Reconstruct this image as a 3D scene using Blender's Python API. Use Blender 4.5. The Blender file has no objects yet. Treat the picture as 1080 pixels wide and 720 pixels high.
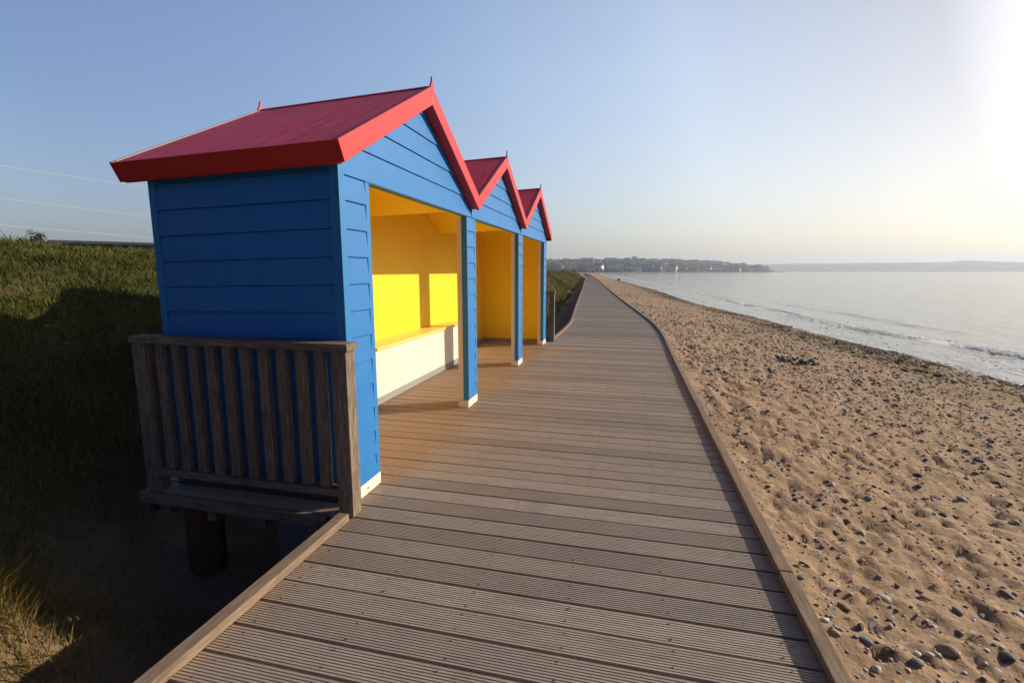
import bpy, bmesh, math, random
import numpy as np
from mathutils import Vector, Matrix

random.seed(7)
RNG = np.random.default_rng(11)
SC = bpy.context.scene
COL = SC.collection
rad = math.radians

# ------------------------------------------------------------------ camera numbers
FPX, CAM_H = 509.0, 1.55
PITCH, YAW = rad(8.272), rad(13.554)
SUN_EL, SUN_AZ = rad(22.0), math.atan2(0.885, 0.466)      # azimuth measured from +Y towards +X
SUN_DIR = Vector((math.cos(SUN_EL) * math.sin(SUN_AZ), math.cos(SUN_EL) * math.cos(SUN_AZ), math.sin(SUN_EL)))
_cf = np.array([-math.sin(YAW), math.cos(YAW), 0]); _R = np.array([math.cos(YAW), math.sin(YAW), 0]); _Z = np.array([0, 0, 1.0])
_Fw = _cf * math.cos(PITCH) - _Z * math.sin(PITCH); _U = _Z * math.cos(PITCH) + _cf * math.sin(PITCH)
_C = np.array([0, 0, CAM_H])
def ray(px, py): return _Fw * FPX + _R * (px - 540) + _U * (360 - py)
def on_z(px, py, z): d = ray(px, py); return _C + d * ((z - CAM_H) / d[2])
def at_dist(px, dist):                       # horizontal point seen in photo column px, dist metres away
    d = ray(px, 286.0); h = math.hypot(d[0], d[1]); return d[0] / h * dist, d[1] / h * dist
def project(P):
    d = np.asarray(P) - _C; w = d @ _Fw
    return 540 + FPX * (d @ _R) / w, 360 - FPX * (d @ _U) / w, w

# ------------------------------------------------------------------ noise
def _hash(ix, iy, s):
    n = (ix * 374761393 + iy * 668265263 + s * 1442695041) & 0xffffffff
    n = ((n ^ (n >> 13)) * 1274126177) & 0xffffffff
    n = n ^ (n >> 16)
    return (n & 0xffff) / 65535.0
def vnoise(x, y, s=0):
    x = np.asarray(x, float); y = np.asarray(y, float)
    ix = np.floor(x).astype(np.int64); iy = np.floor(y).astype(np.int64)
    fx = x - ix; fy = y - iy
    fx = fx * fx * fx * (fx * (fx * 6 - 15) + 10); fy = fy * fy * fy * (fy * (fy * 6 - 15) + 10)
    a = _hash(ix, iy, s); b = _hash(ix + 1, iy, s); c = _hash(ix, iy + 1, s); d = _hash(ix + 1, iy + 1, s)
    return (a + (b - a) * fx) * (1 - fy) + (c + (d - c) * fx) * fy - 0.5
def fbm(x, y, s=0, o=4):
    t = 0; a = 1.0
    for k in range(o):
        t = t + a * vnoise(x * 2 ** k + 17.3 * k, y * 2 ** k - 9.1 * k, s + k); a *= 0.5
    return t
def smooth(a, b, x): t = np.clip((np.asarray(x, float) - a) / (b - a), 0, 1); return t * t * (3 - 2 * t)

# ------------------------------------------------------------------ object helpers
def tag(o, label=None, cat=None, group=None, kind=None):
    if label: o['label'] = label
    if cat: o['category'] = cat
    if group: o['group'] = group
    if kind: o['kind'] = kind
    return o
def thing(name, label, cat, loc=(0, 0, 0), group=None):
    o = bpy.data.objects.new(name, None); COL.objects.link(o); o.location = loc; o.empty_display_size = 0.1
    return tag(o, label, cat, group)
def link(name, me, mat=None, parent=None):
    o = bpy.data.objects.new(name, me); COL.objects.link(o)
    for m in (mat if isinstance(mat, (list, tuple)) else [mat]):
        if m: me.materials.append(m)
    if parent: o.parent = parent
    return o
def bevel(o, w=0.004, seg=2):
    m = o.modifiers.new('bevel', 'BEVEL'); m.width = w; m.segments = seg; m.limit_method = 'ANGLE'; m.angle_limit = rad(40)
    m.harden_normals = False
    return o
class MB:
    """collects shapes in world metres; build() makes ONE mesh object, local to `org`"""
    def __init__(s): s.v = []; s.f = []
    def add(s, vs, fs):
        b = len(s.v); s.v += [tuple(p) for p in vs]; s.f += [tuple(i + b for i in f) for f in fs]; return s
    def hexa(s, p):      # 8 points: bottom 4 ccw, top 4 ccw
        return s.add(p, [(3, 2, 1, 0), (4, 5, 6, 7), (0, 1, 5, 4), (1, 2, 6, 5), (2, 3, 7, 6), (3, 0, 4, 7)])
    def box(s, x0, x1, y0, y1, z0, z1):
        return s.hexa([(x0, y0, z0), (x1, y0, z0), (x1, y1, z0), (x0, y1, z0), (x0, y0, z1), (x1, y0, z1), (x1, y1, z1), (x0, y1, z1)])
    def prism(s, poly, d, axis='x', e=0.0):   # extrude a polygon from e to d along axis; poly in (y,z) for 'x', (x,z) for 'y', (x,y) for 'z'
        def P(a, b, t): return (t, a, b) if axis == 'x' else ((a, t, b) if axis == 'y' else (a, b, t))
        n = len(poly); vs = [P(a, b, e) for a, b in poly] + [P(a, b, d) for a, b in poly]
        return s.add(vs, [tuple(range(n - 1, -1, -1)), tuple(range(n, 2 * n))] + [(i, (i + 1) % n, n + (i + 1) % n, n + i) for i in range(n)])
    def tube(s, pts, r, n=8):
        rings = []; pts = [Vector(p) for p in pts]
        for i, p in enumerate(pts):
            t = (pts[min(i + 1, len(pts) - 1)] - pts[max(i - 1, 0)]).normalized()
            u = t.orthogonal().normalized() if abs(t.z) > 0.9 else t.cross(Vector((0, 0, 1))).normalized()
            w = t.cross(u); rr = r[i] if isinstance(r, (list, tuple)) else r
            rings.append([p + (u * math.cos(2 * math.pi * k / n) + w * math.sin(2 * math.pi * k / n)) * rr for k in range(n)])
        vs = [q for g in rings for q in g]; fs = []
        for i in range(len(rings) - 1):
            for k in range(n): fs.append((i * n + k, i * n + (k + 1) % n, (i + 1) * n + (k + 1) % n, (i + 1) * n + k))
        fs += [tuple(range(n - 1, -1, -1)), tuple(range((len(rings) - 1) * n, len(rings) * n))]
        return s.add(vs, fs)
    def build(s, name, mat, parent=None, org=(0, 0, 0), bev=0, smooth_=False):
        me = bpy.data.meshes.new(name)
        me.from_pydata([(a - org[0], b - org[1], c - org[2]) for a, b, c in s.v], [], s.f)
        bm = bmesh.new(); bm.from_mesh(me); bmesh.ops.recalc_face_normals(bm, faces=bm.faces); bm.to_mesh(me); bm.free()
        if smooth_: me.polygons.foreach_set('use_smooth', [True] * len(me.polygons))
        o = link(name, me, mat, parent)
        if bev: bevel(o, bev)
        return o
def mesh_np(name, V, Fs, mat, smooth_=True, attrs=None, parent=None):
    """V (n,3), Fs (m,k) same size faces"""
    V = np.asarray(V, np.float32); Fs = np.asarray(Fs, np.int32); m, k = Fs.shape
    me = bpy.data.meshes.new(name); me.vertices.add(len(V)); me.vertices.foreach_set('co', V.ravel())
    me.loops.add(m * k); me.loops.foreach_set('vertex_index', Fs.ravel())
    me.polygons.add(m); me.polygons.foreach_set('loop_start', np.arange(0, m * k, k, dtype=np.int32))
    me.polygons.foreach_set('use_smooth', np.full(m, smooth_))
    for nm, arr in (attrs or {}).items():
        a = me.attributes.new(nm, 'FLOAT', 'POINT'); a.data.foreach_set('value', np.asarray(arr, np.float32).ravel())
    me.update(calc_edges=True); me.validate()
    return link(name, me, mat, parent)
def grid(name, X, Y, Zz, mat, attrs=None):
    r, c = X.shape; V = np.stack([X, Y, Zz], -1).reshape(-1, 3)
    i = np.arange(r * c).reshape(r, c)
    Fs = np.stack([i[:-1, :-1], i[:-1, 1:], i[1:, 1:], i[1:, :-1]], -1).reshape(-1, 4)
    return mesh_np(name, V, Fs, mat, True, attrs)

# ------------------------------------------------------------------ material helpers
class NT:
    def __init__(s, name):
        s.m = bpy.data.materials.new(name); s.m.use_nodes = True; s.t = s.m.node_tree
        s.b = s.t.nodes['Principled BSDF']; s.out = s.t.nodes['Material Output']
    def n(s, typ, **kw):
        nd = s.t.nodes.new(typ)
        for k, v in kw.items():
            if k.startswith('i_'):
                key = k[2:]; key = int(key) if key.isdigit() else key.replace('_', ' ')
                if isinstance(v, bpy.types.NodeSocket): s.t.links.new(v, nd.inputs[key])
                else: nd.inputs[key].default_value = v
            else: setattr(nd, k, v)
        return nd
    def l(s, a, b): s.t.links.new(a, b)
    def set(s, key, v):
        if isinstance(v, bpy.types.NodeSocket): s.l(v, s.b.inputs[key])
        else: s.b.inputs[key].default_value = v
    def coord(s, scale=(1, 1, 1), geo=False, loc=(0, 0, 0)):
        if geo: src = s.n('ShaderNodeNewGeometry').outputs['Position']
        else: src = s.n('ShaderNodeTexCoord').outputs['Object']
        return s.n('ShaderNodeMapping', i_Vector=src, i_Scale=scale, i_Location=loc).outputs[0]
    def noise(s, vec, scale, detail=4, rough=0.55, dist=0.0):
        return s.n('ShaderNodeTexNoise', i_Vector=vec, i_Scale=scale, i_Detail=detail, i_Roughness=rough, i_Distortion=dist).outputs['Fac']
    def ramp(s, fac, stops, interp='LINEAR'):
        r = s.n('ShaderNodeValToRGB', i_Fac=fac); cr = r.color_ramp; cr.interpolation = interp
        while len(cr.elements) < len(stops): cr.elements.new(0.5)
        for e, (p, c) in zip(cr.elements, stops):
            e.position = p; e.color = (c[0], c[1], c[2], 1) if isinstance(c, (tuple, list)) else (c, c, c, 1)
        return r.outputs[0]
    def mix(s, fac, a, b, mode='MIX'):
        m = s.n('ShaderNodeMix', data_type='RGBA', blend_type=mode)
        for sk, v in ((m.inputs[0], fac), (m.inputs[6], a), (m.inputs[7], b)):
            if isinstance(v, bpy.types.NodeSocket): s.l(v, sk)
            elif isinstance(v, (tuple, list)): sk.default_value = (v[0], v[1], v[2], 1)
            else: sk.default_value = v
        return m.outputs[2]
    def math(s, op, a, b=0.0, c=0.0):
        m = s.n('ShaderNodeMath', operation=op)
        for i, v in enumerate((a, b, c)):
            if isinstance(v, bpy.types.NodeSocket): s.l(v, m.inputs[i])
            else: m.inputs[i].default_value = v
        return m.outputs[0]
    def bump(s, h, strength=0.3, dist=0.01):
        nd = s.n('ShaderNodeBump', i_Height=h, i_Strength=strength, i_Distance=dist); s.l(nd.outputs[0], s.b.inputs['Normal']); return nd

def paint(name, col, rough=0.45, var=0.12, grain=(3, 3, 40), dirt=None, spec=0.4):
    t = NT(name)
    n1 = t.noise(t.coord((1.2, 1.2, 1.2), True), 2.0, 5)
    n2 = t.noise(t.coord(grain, True), 3.0, 4)
    c = t.mix(n1, tuple(x * (1 - var) for x in col), tuple(min(1, x * (1 + var)) for x in col))
    c = t.mix(t.ramp(n2, [(0.35, 0.0), (0.75, 0.22)]), c, tuple(x * 0.72 for x in col))
    if name.startswith('blue'):
        sk = t.noise(t.coord((7, 7, .6), True), 2.0, 5, 0.65)
        c = t.mix(t.ramp(sk, [(0.50, 0.0), (0.75, 0.35)]), c, tuple(x * 0.62 for x in col))
        ch = t.noise(t.coord((14, 14, 30), True), 3.0, 6, 0.75)
        c = t.mix(t.ramp(ch, [(0.70, 0.0), (0.76, 0.5)]), c, (0.14, 0.20, 0.30))
    if dirt:
        n3 = t.noise(t.coord((1, 1, 1), True), 9.0, 6, 0.7)
        c = t.mix(t.ramp(n3, [(0.60, 0.0), (0.74, 0.35)]), c, dirt)
    t.set('Base Color', c); t.set('Roughness', t.math('ADD', t.math('MULTIPLY', n1, 0.2), rough - 0.1)); t.set('Specular IOR Level', spec)
    t.bump(n2, 0.18, 0.004)
    return t.m
def wood(name, dark, light, grain=(30, 30, 3), scale=2.5, rough=0.8, var=0.5):
    t = NT(name)
    v = t.coord(grain, True)
    n1 = t.noise(v, scale, 6, 0.65, 0.6)
    n2 = t.noise(t.coord((1, 1, 1), True), 2.3, 4)
    oi = t.n('ShaderNodeObjectInfo').outputs['Random']
    c = t.ramp(n1, [(0.28, tuple(x * 0.45 for x in dark)), (0.45, dark), (0.68, light)])
    c = t.mix(t.ramp(n2, [(0.35, 0.0), (0.7, var)]), c, tuple(x * 0.55 for x in dark))
    c = t.mix(t.math('MULTIPLY', oi, 0.35), c, tuple(x * 0.7 for x in dark))
    t.set('Base Color', c); t.set('Roughness', rough); t.set('Specular IOR Level', 0.25)
    t.bump(n1, 0.5, 0.004)
    return t.m

M = {}
BLUE = (0.012, 0.158, 0.44)
M['blue'] = paint('blue_paint', BLUE, 0.5, 0.10, (2.0, 2.0, 30), (0.06, 0.19, 0.42))
M['blue_v'] = paint('blue_trim_paint', (0.018, 0.186, 0.44), 0.5, 0.08, (30, 30, 2))
M['navy'] = paint('navy_edge_paint', (0.012, 0.05, 0.16), 0.5, 0.1, (30, 30, 2))
M['red'] = paint('red_paint', (0.50, 0.022, 0.022), 0.42, 0.10, (6, 2, 20), (0.66, 0.10, 0.08))
M['yellow'] = paint('yellow_paint', (0.88, 0.60, 0.013), 0.55, 0.04, (4, 4, 1.0))
M['seat'] = paint('bench_top_sheen_paint', (0.82, 0.60, 0.16), 0.4, 0.06, (4, 1, 12))  # the yellow lightened: sheen on the seat is put into its colour
M['cream'] = paint('cream_paint', (0.68, 0.62, 0.54), 0.5, 0.04, (3, 3, 3), (0.6, 0.5, 0.38))
M['plinth'] = paint('grey_skirting_paint', (0.27, 0.26, 0.24), 0.6, 0.12, (4, 4, 12), (0.25, 0.21, 0.16))
M['rail'] = wood('weathered_rail_wood', (0.16, 0.122, 0.090), (0.32, 0.250, 0.185))
M['railx'] = wood('weathered_rail_wood_long', (0.16, 0.122, 0.090), (0.32, 0.250, 0.185), (3, 30, 30))
M['kerb'] = wood('pale_kerb_wood', (0.22, 0.155, 0.105), (0.36, 0.265, 0.18), (40, 3, 40), 2.0, 0.8, 0.35)
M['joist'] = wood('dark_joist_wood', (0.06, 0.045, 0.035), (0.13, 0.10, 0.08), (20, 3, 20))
M['slab'] = paint('grey_footing_concrete', (0.16, 0.17, 0.18), 0.85, 0.2, (5, 5, 5), (0.07, 0.06, 0.05))
M['steel'] = paint('screw_steel', (0.16, 0.14, 0.12), 0.5, 0.2)

def mat_roof():
    t = NT('crimson_roof_felt')
    g = t.coord((1, 1, 1), True)
    w = t.n('ShaderNodeTexWave', wave_type='BANDS', bands_direction='X', i_Vector=t.coord((1, 0.04, 0.04), True), i_Scale=9.0, i_Distortion=2.6, i_Detail=2.0, i_Detail_Scale=1.4).outputs['Fac']
    n = t.noise(g, 5.0, 6, 0.7); f = t.noise(t.coord((42, 1.6, 1.6), True), 1.0, 4, 0.6, 0.4)
    c = t.mix(n, (0.74, 0.013, 0.050), (0.86, 0.026, 0.078))
    c = t.mix(t.ramp(w, [(0.45, 0.0), (0.95, 0.75)]), c, (0.34, 0.008, 0.03))
    c = t.mix(t.ramp(f, [(0.48, 0.0), (0.64, 0.7)]), c, (0.36, 0.008, 0.03))
    f2 = t.noise(t.coord((60, 2.2, 2.2), True, (3, 9, 0)), 1.0, 4, 0.6)
    c = t.mix(t.ramp(f2, [(0.54, 0.0), (0.66, 0.6)]), c, (0.85, 0.16, 0.22))
    t.set('Base Color', c); t.set('Roughness', 0.45); t.set('Specular IOR Level', 0.32)
    t.bump(t.math('ADD', t.math('MULTIPLY', w, 0.8), t.math('MULTIPLY', f, 0.9)), 0.6, 0.006)
    return t.m
M['roof'] = mat_roof()

def mat_deck():
    t = NT('reeded_deck_planks')
    pos = t.n('ShaderNodeNewGeometry').outputs['Position']
    sep = t.n('ShaderNodeSeparateXYZ', i_Vector=pos)
    idx = t.math('FLOOR', t.math('DIVIDE', t.math('SUBTRACT', sep.outputs[1], 0.0075), 0.16))
    wn = t.n('ShaderNodeTexWhiteNoise', noise_dimensions='1D', i_W=idx).outputs['Value']
    off = t.n('ShaderNodeCombineXYZ', i_X=t.math('MULTIPLY', wn, 37.0), i_Y=0.0, i_Z=0.0).outputs[0]
    v = t.n('ShaderNodeVectorMath', operation='ADD', i_0=pos, i_1=off).outputs[0]
    gv = t.n('ShaderNodeMapping', i_Vector=v, i_Scale=(2.5, 55, 55)).outputs[0]
    g = t.noise(gv, 2.0, 6, 0.65, 0.4)
    c = t.ramp(g, [(0.22, (0.20, 0.168, 0.138)), (0.5, (0.42, 0.348, 0.278)), (0.78, (0.56, 0.47, 0.375))])
    c = t.mix(t.math('MULTIPLY', wn, 0.78), c, (0.225, 0.190, 0.160))
    big = t.noise(t.coord((1, 1, 1), True), 1.1, 5, 0.6)
    c = t.mix(t.ramp(big, [(0.45, 0.0), (0.72, 0.45)]), c, (0.44, 0.355, 0.265))
    st = t.noise(t.coord((1, 1, 1), True, (7, 3, 0)), 3.2, 6, 0.7)
    c = t.mix(t.ramp(st, [(0.60, 0.0), (0.72, 0.4)]), c, (0.15, 0.125, 0.104))
    fs = t.noise(t.coord((1, 1, 1), True), 160.0, 2)
    c = t.mix(t.ramp(fs, [(0.62, 0.0), (0.70, 0.55)]), c, (0.42, 0.33, 0.23))
    ex = t.math('MAXIMUM', t.math('MULTIPLY', t.math('SUBTRACT', -1.38, sep.outputs[0]), 3.4), t.math('MULTIPLY', t.math('SUBTRACT', sep.outputs[0], 0.45), 2.6))   # sand blown against the kerbs
    ex = t.math('MULTIPLY', ex, t.math('LESS_THAN', sep.outputs[1], 10.6))
    sn = t.math('ADD', t.math('MULTIPLY', t.math('MINIMUM', t.math('MAXIMUM', ex, 0.0), 1.0), 0.30), t.noise(t.coord((1, 1, 1), True), 26.0, 6, 0.75))
    c = t.mix(t.ramp(sn, [(0.66, 0.0), (0.80, 0.8)]), c, (0.36, 0.25, 0.16))
    t.set('Base Color', c); t.set('Roughness', 0.62); t.set('Specular IOR Level', 0.4)
    t.bump(g, 0.35, 0.003)
    return t.m
M['deck'] = mat_deck()

def mat_sand():
    t = NT('shingle_sand')
    p = t.coord((1, 1, 1), True)
    a = t.noise(p, 1.3, 5, 0.6); b = t.noise(p, 14.0, 6, 0.65); f = t.noise(p, 190.0, 3, 0.6)
    c = t.mix(a, (0.32, 0.208, 0.118), (0.44, 0.292, 0.170))
    c = t.mix(t.ramp(b, [(0.40, 0.0), (0.64, 0.6)]), c, (0.20, 0.13, 0.085))
    c = t.mix(t.ramp(f, [(0.50, 0.0), (0.75, 0.5)]), c, (0.40, 0.30, 0.21))
    vo = t.n('ShaderNodeTexVoronoi', feature='F1', i_Vector=p, i_Scale=24.0, i_Randomness=1.0)
    sep = t.n('ShaderNodeSeparateColor', i_Color=vo.outputs['Color'])
    peb = t.math('MULTIPLY', t.math('LESS_THAN', vo.outputs['Distance'], 0.30), t.math('GREATER_THAN', sep.outputs[0], 0.50))
    c = t.mix(peb, c, t.ramp(sep.outputs[1], [(0.0, (0.10, 0.095, 0.09)), (0.6, (0.22, 0.20, 0.18)), (1.0, (0.5, 0.46, 0.42))]))
    # strand line: dried weed and wet sand near the water
    wet = t.n('ShaderNodeAttribute', attribute_name='wet').outputs['Fac']
    weed = t.n('ShaderNodeAttribute', attribute_name='weed').outputs['Fac']
    wn = t.noise(t.coord((0.55, 0.35, 1), True), 2.6, 8, 0.78)
    wm = t.math('MULTIPLY', weed, t.ramp(wn, [(0.30, 0.0), (0.50, 0.9)]))
    wm = t.math('MULTIPLY', wm, t.ramp(t.noise(p, 16.0, 5, 0.75), [(0.34, 0.45), (0.56, 1.0)]))
    c = t.mix(wm, c, t.mix(t.noise(p, 5.0, 4), (0.11, 0.070, 0.030), (0.29, 0.195, 0.088)))
    c = t.mix(t.math('MULTIPLY', wet, 0.8), c, (0.10, 0.075, 0.055))
    t.set('Base Color', c)
    t.set('Roughness', t.math('SUBTRACT', 0.92, t.math('MULTIPLY', wet, 0.55))); t.set('Specular IOR Level', 0.25)
    h = t.math('ADD', t.math('MULTIPLY', b, 0.6), t.math('ADD', t.math('MULTIPLY', f, 0.10), t.math('MULTIPLY', peb, 0.12)))
    t.bump(h, 0.8, 0.05)
    return t.m
M['sand'] = mat_sand()

def mat_soil():
    t = NT('grassy_soil')
    p = t.coord((1, 1, 1), True)
    a = t.noise(p, 0.9, 5, 0.6); b = t.noise(p, 7.0, 6, 0.7)
    sandy = t.n('ShaderNodeAttribute', attribute_name='sandy').outputs['Fac']
    c = t.mix(a, (0.045, 0.058, 0.014), (0.085, 0.082, 0.026))
    c = t.mix(t.ramp(b, [(0.45, 0.0), (0.7, 0.5)]), c, (0.075, 0.055, 0.032))
    c = t.mix(sandy, c, t.mix(b, (0.13, 0.095, 0.062), (0.29, 0.205, 0.135)))
    t.set('Base Color', c); t.set('Roughness', 0.95); t.set('Specular IOR Level', 0.1)
    t.bump(b, 0.8, 0.05)
    return t.m
M['soil'] = mat_soil()

def mat_grass(name, g1, g2, dry, dry2):
    t = NT(name)
    tint = t.n('ShaderNodeAttribute', attribute_name='tint').outputs['Fac']
    c = t.ramp(tint, [(0.0, g1), (0.42, g2), (0.62, dry), (1.0, dry2)])
    t.set('Base Color', c); t.set('Roughness', 0.6); t.set('Specular IOR Level', 0.2)
    tr = t.n('ShaderNodeBsdfTranslucent', i_Color=c)
    ms = t.n('ShaderNodeMixShader', i_0=0.3); t.l(t.b.outputs[0], ms.inputs[1]); t.l(tr.outputs[0], ms.inputs[2]); t.l(ms.outputs[0], t.out.inputs[0])
    return t.m
M['grass'] = mat_grass('bank_grass_blades', (0.055, 0.074, 0.013), (0.120, 0.124, 0.024), (0.20, 0.142, 0.042), (0.36, 0.205, 0.075))
M['leaf'] = mat_grass('dark_leaf', (0.020, 0.034, 0.010), (0.040, 0.055, 0.014), (0.06, 0.06, 0.02), (0.09, 0.07, 0.03))

def mat_sea():
    t = NT('sea_water')
    p = t.coord((1.0, 0.35, 1), True)
    n1 = t.noise(p, 0.9, 5, 0.6); n2 = t.noise(t.coord((1.0, 0.45, 1), True), 5.0, 4, 0.6); n3 = t.noise(t.coord((0.05, 0.018, 1), True), 1.0, 4, 0.6)
    foam = t.n('ShaderNodeAttribute', attribute_name='foam').outputs['Fac']
    fn = t.noise(t.coord((1.0, 0.6, 1), True), 3.2, 8, 0.75)
    fm = t.math('MINIMUM', t.math('MULTIPLY', t.ramp(t.math('ADD', t.math('MULTIPLY', foam, 0.8), t.math('MULTIPLY', fn, 0.8)), [(0.66, 0.0), (0.86, 1.0)]), 1.0), 1.0)
    c = t.mix(n3, (0.10, 0.118, 0.115), (0.14, 0.155, 0.148))
    c = t.mix(fm, c, (0.80, 0.80, 0.78))
    t.set('Base Color', c)
    t.set('Roughness', t.math('ADD', 0.10, t.math('MULTIPLY', fm, 0.6))); t.set('IOR', 1.333); t.set('Specular IOR Level', 0.5)
    h = t.math('ADD', t.math('MULTIPLY', n1, 1.0), t.math('ADD', t.math('MULTIPLY', n2, 0.16), t.math('MULTIPLY', fm, 0.3)))
    n4 = t.noise(t.coord((0.42, 0.07, 1), True), 1.0, 5, 0.6)
    h = t.math('ADD', h, t.math('MULTIPLY', n4, 3.4))
    t.bump(h, 0.42, 0.14)
    return t.m
M['sea'] = mat_sea()

def mat_hill():
    t = NT('far_hill_ground')
    p = t.coord((1, 1, 1), True)
    a = t.noise(p, 0.008, 5, 0.6); b = t.noise(p, 0.05, 5, 0.65)
    c = t.ramp(a, [(0.3, (0.022, 0.034, 0.020)), (0.48, (0.045, 0.060, 0.028)), (0.56, (0.10, 0.115, 0.050)), (0.7, (0.055, 0.065, 0.035))])
    c = t.mix(t.ramp(b, [(0.45, 0.0), (0.62, 0.7)]), c, (0.018, 0.028, 0.018))
    t.set('Base Color', c); t.set('Roughness', 0.95); t.set('Specular IOR Level', 0.05)
    return t.m
M['hill'] = mat_hill()
def flat(name, c, rough=0.8, var=0.2, sc=3.0):
    t = NT(name); n = t.noise(t.coord((1, 1, 1), True), sc, 4)
    t.set('Base Color', t.mix(n, tuple(x * (1 - var) for x in c), tuple(x * (1 + var) for x in c))); t.set('Roughness', rough); t.set('Specular IOR Level', 0.2)
    return t.m
M['wood_far'] = flat('far_tree_foliage', (0.026, 0.038, 0.022), 0.95, 0.4, 0.1)
M['wall_white'] = flat('white_render', (0.80, 0.78, 0.74), 0.8, 0.08)
M['wall_cream'] = flat('cream_render', (0.56, 0.50, 0.42), 0.8, 0.1)
M['wall_brick'] = flat('brick_wall', (0.22, 0.13, 0.10), 0.8, 0.2)
M['slate'] = flat('slate_roof', (0.10, 0.10, 0.115), 0.7, 0.2)
M['tile'] = flat('brown_tile_roof', (0.17, 0.09, 0.065), 0.7, 0.2)
M['glass'] = flat('dark_window', (0.03, 0.035, 0.04), 0.2, 0.1)
M['shed'] = flat('dark_sheet_cladding', (0.055, 0.065, 0.080), 0.6, 0.15)
M['pole'] = flat('grey_pole', (0.16, 0.16, 0.16), 0.7, 0.15)
M['cable'] = flat('pale_cable', (0.40, 0.39, 0.36), 0.5, 0.05)
M['timber_pole'] = flat('brown_pole', (0.10, 0.07, 0.05), 0.9, 0.2)
M['farsand'] = flat('far_sand', (0.20, 0.135, 0.09), 0.9, 0.15, 0.05)
M['signyellow'] = flat('yellow_sign_face', (0.62, 0.42, 0.05), 0.5, 0.05)
M['white'] = flat('white_panel', (0.72, 0.72, 0.70), 0.5, 0.05)
M['petal'] = flat('yellow_petals', (0.80, 0.55, 0.02), 0.6, 0.1, 30)
M['stem'] = flat('green_stem', (0.08, 0.14, 0.03), 0.7, 0.2, 30)
M['rust'] = paint('rusty_iron', (0.095, 0.048, 0.030), 0.85, 0.35, (8, 8, 5), (0.05, 0.018, 0.01), 0.2)
M['weed'] = flat('dried_seaweed', (0.075, 0.050, 0.022), 0.85, 0.5, 6)
def stone(name, c):
    t = NT(name); p = t.coord((1, 1, 1)); oi = t.n('ShaderNodeObjectInfo').outputs['Random']
    v = t.n('ShaderNodeVectorMath', operation='ADD', i_0=p, i_1=t.n('ShaderNodeCombineXYZ', i_X=t.math('MULTIPLY', oi, 50.0)).outputs[0]).outputs[0]
    n = t.noise(v, 22.0, 6, 0.65); n2 = t.noise(v, 5.0, 3)
    cc = t.mix(n, tuple(x * 0.7 for x in c), tuple(min(0.8, x * 1.3) for x in c))
    cc = t.mix(t.ramp(n2, [(0.55, 0.0), (0.7, 0.5)]), cc, (0.30, 0.20, 0.12))
    cc = t.mix(t.math('MULTIPLY', oi, 0.4), cc, tuple(x * 0.6 for x in c))
    t.set('Base Color', cc); t.set('Roughness', 0.75); t.set('Specular IOR Level', 0.3); t.bump(n, 0.4, 0.006)
    return t.m
STONES = {'grey': stone('grey_stone', (0.19, 0.18, 0.175)), 'dark': stone('dark_stone', (0.085, 0.08, 0.078)),
          'pale': stone('pale_stone', (0.46, 0.43, 0.40)), 'tan': stone('tan_stone', (0.30, 0.22, 0.14))}

# ------------------------------------------------------------------ plan curves (x as a function of y along the shore)
_ys = np.concatenate([np.arange(-12, 60, 0.5), np.geomspace(60, 7000, 300)])
def curve(pts, sm=5):
    p = np.array(pts, float); v = np.interp(_ys, p[:, 0], p[:, 1]); k = np.ones(sm) / sm
    w = np.convolve(np.pad(v, sm // 2, mode='edge'), k, 'valid')[:len(_ys)]
    return lambda y: np.interp(y, _ys, w)
XR = curve([(-12, .855), (9, .86), (11.5, .89), (13.2, .87), (15.4, .74), (19, .42), (26.8, -.32), (41.6, -1.62), (90.6, -5.6), (157, -11.2), (240, -19), (7000, -700)])
XL = curve([(-12, -1.78), (10.4, -1.70), (12.8, -1.66), (14.85, -1.72), (17.2, -1.92), (22.1, -2.34), (37, -3.52), (90, -7.9), (157, -13.2), (240, -21), (7000, -702)])
XW = curve([(-12, 9.6), (14, 9.35), (17.4, 9.2), (21.3, 8.55), (34.3, 7.1), (45.4, 5.5), (78, 3.8), (207, -8), (362, -19.5), (700, -55), (7000, -800)], 7)
SEA_Z = -1.2
def lerp_prof(u, pts): p = np.array(pts, float); return np.interp(u, p[:, 0], p[:, 1])
PROF_N = [(-2, -.95), (0, -.95), (.8, -.86), (1.5, -.66), (2.2, -.34), (3.2, .26), (4.7, 1.08), (5.7, 1.47), (6.7, 1.74), (7.6, 1.86), (9, 1.93), (14, 1.96), (30, 1.7), (80, 1.5), (900, 1.5)]
PROF_F = [(-2, -.8), (0, -.75), (1.1, -.62), (1.7, -.25), (2.6, .45), (4, 1.12), (5.5, 1.38), (8, 1.5), (14, 1.45), (900, 1.2)]
def bank_z(X, Y):
    xl = XL(Y); u = xl - X; w = smooth(9.5, 16, Y)
    z = lerp_prof(u, PROF_N) * (1 - w) + lerp_prof(u, PROF_F) * w
    amp = smooth(0.6, 3.0, u)
    z = z + amp * (0.20 * fbm(X * .45, Y * .45, 3, 3)) + smooth(0, 1, u) * 0.09 * fbm(X * 2.2, Y * 2.2, 8, 3)
    z = z + 0.38 * np.exp(-((X + 3.38) ** 2 + (Y - 1.58) ** 2) / 0.16)
    return z
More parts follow.
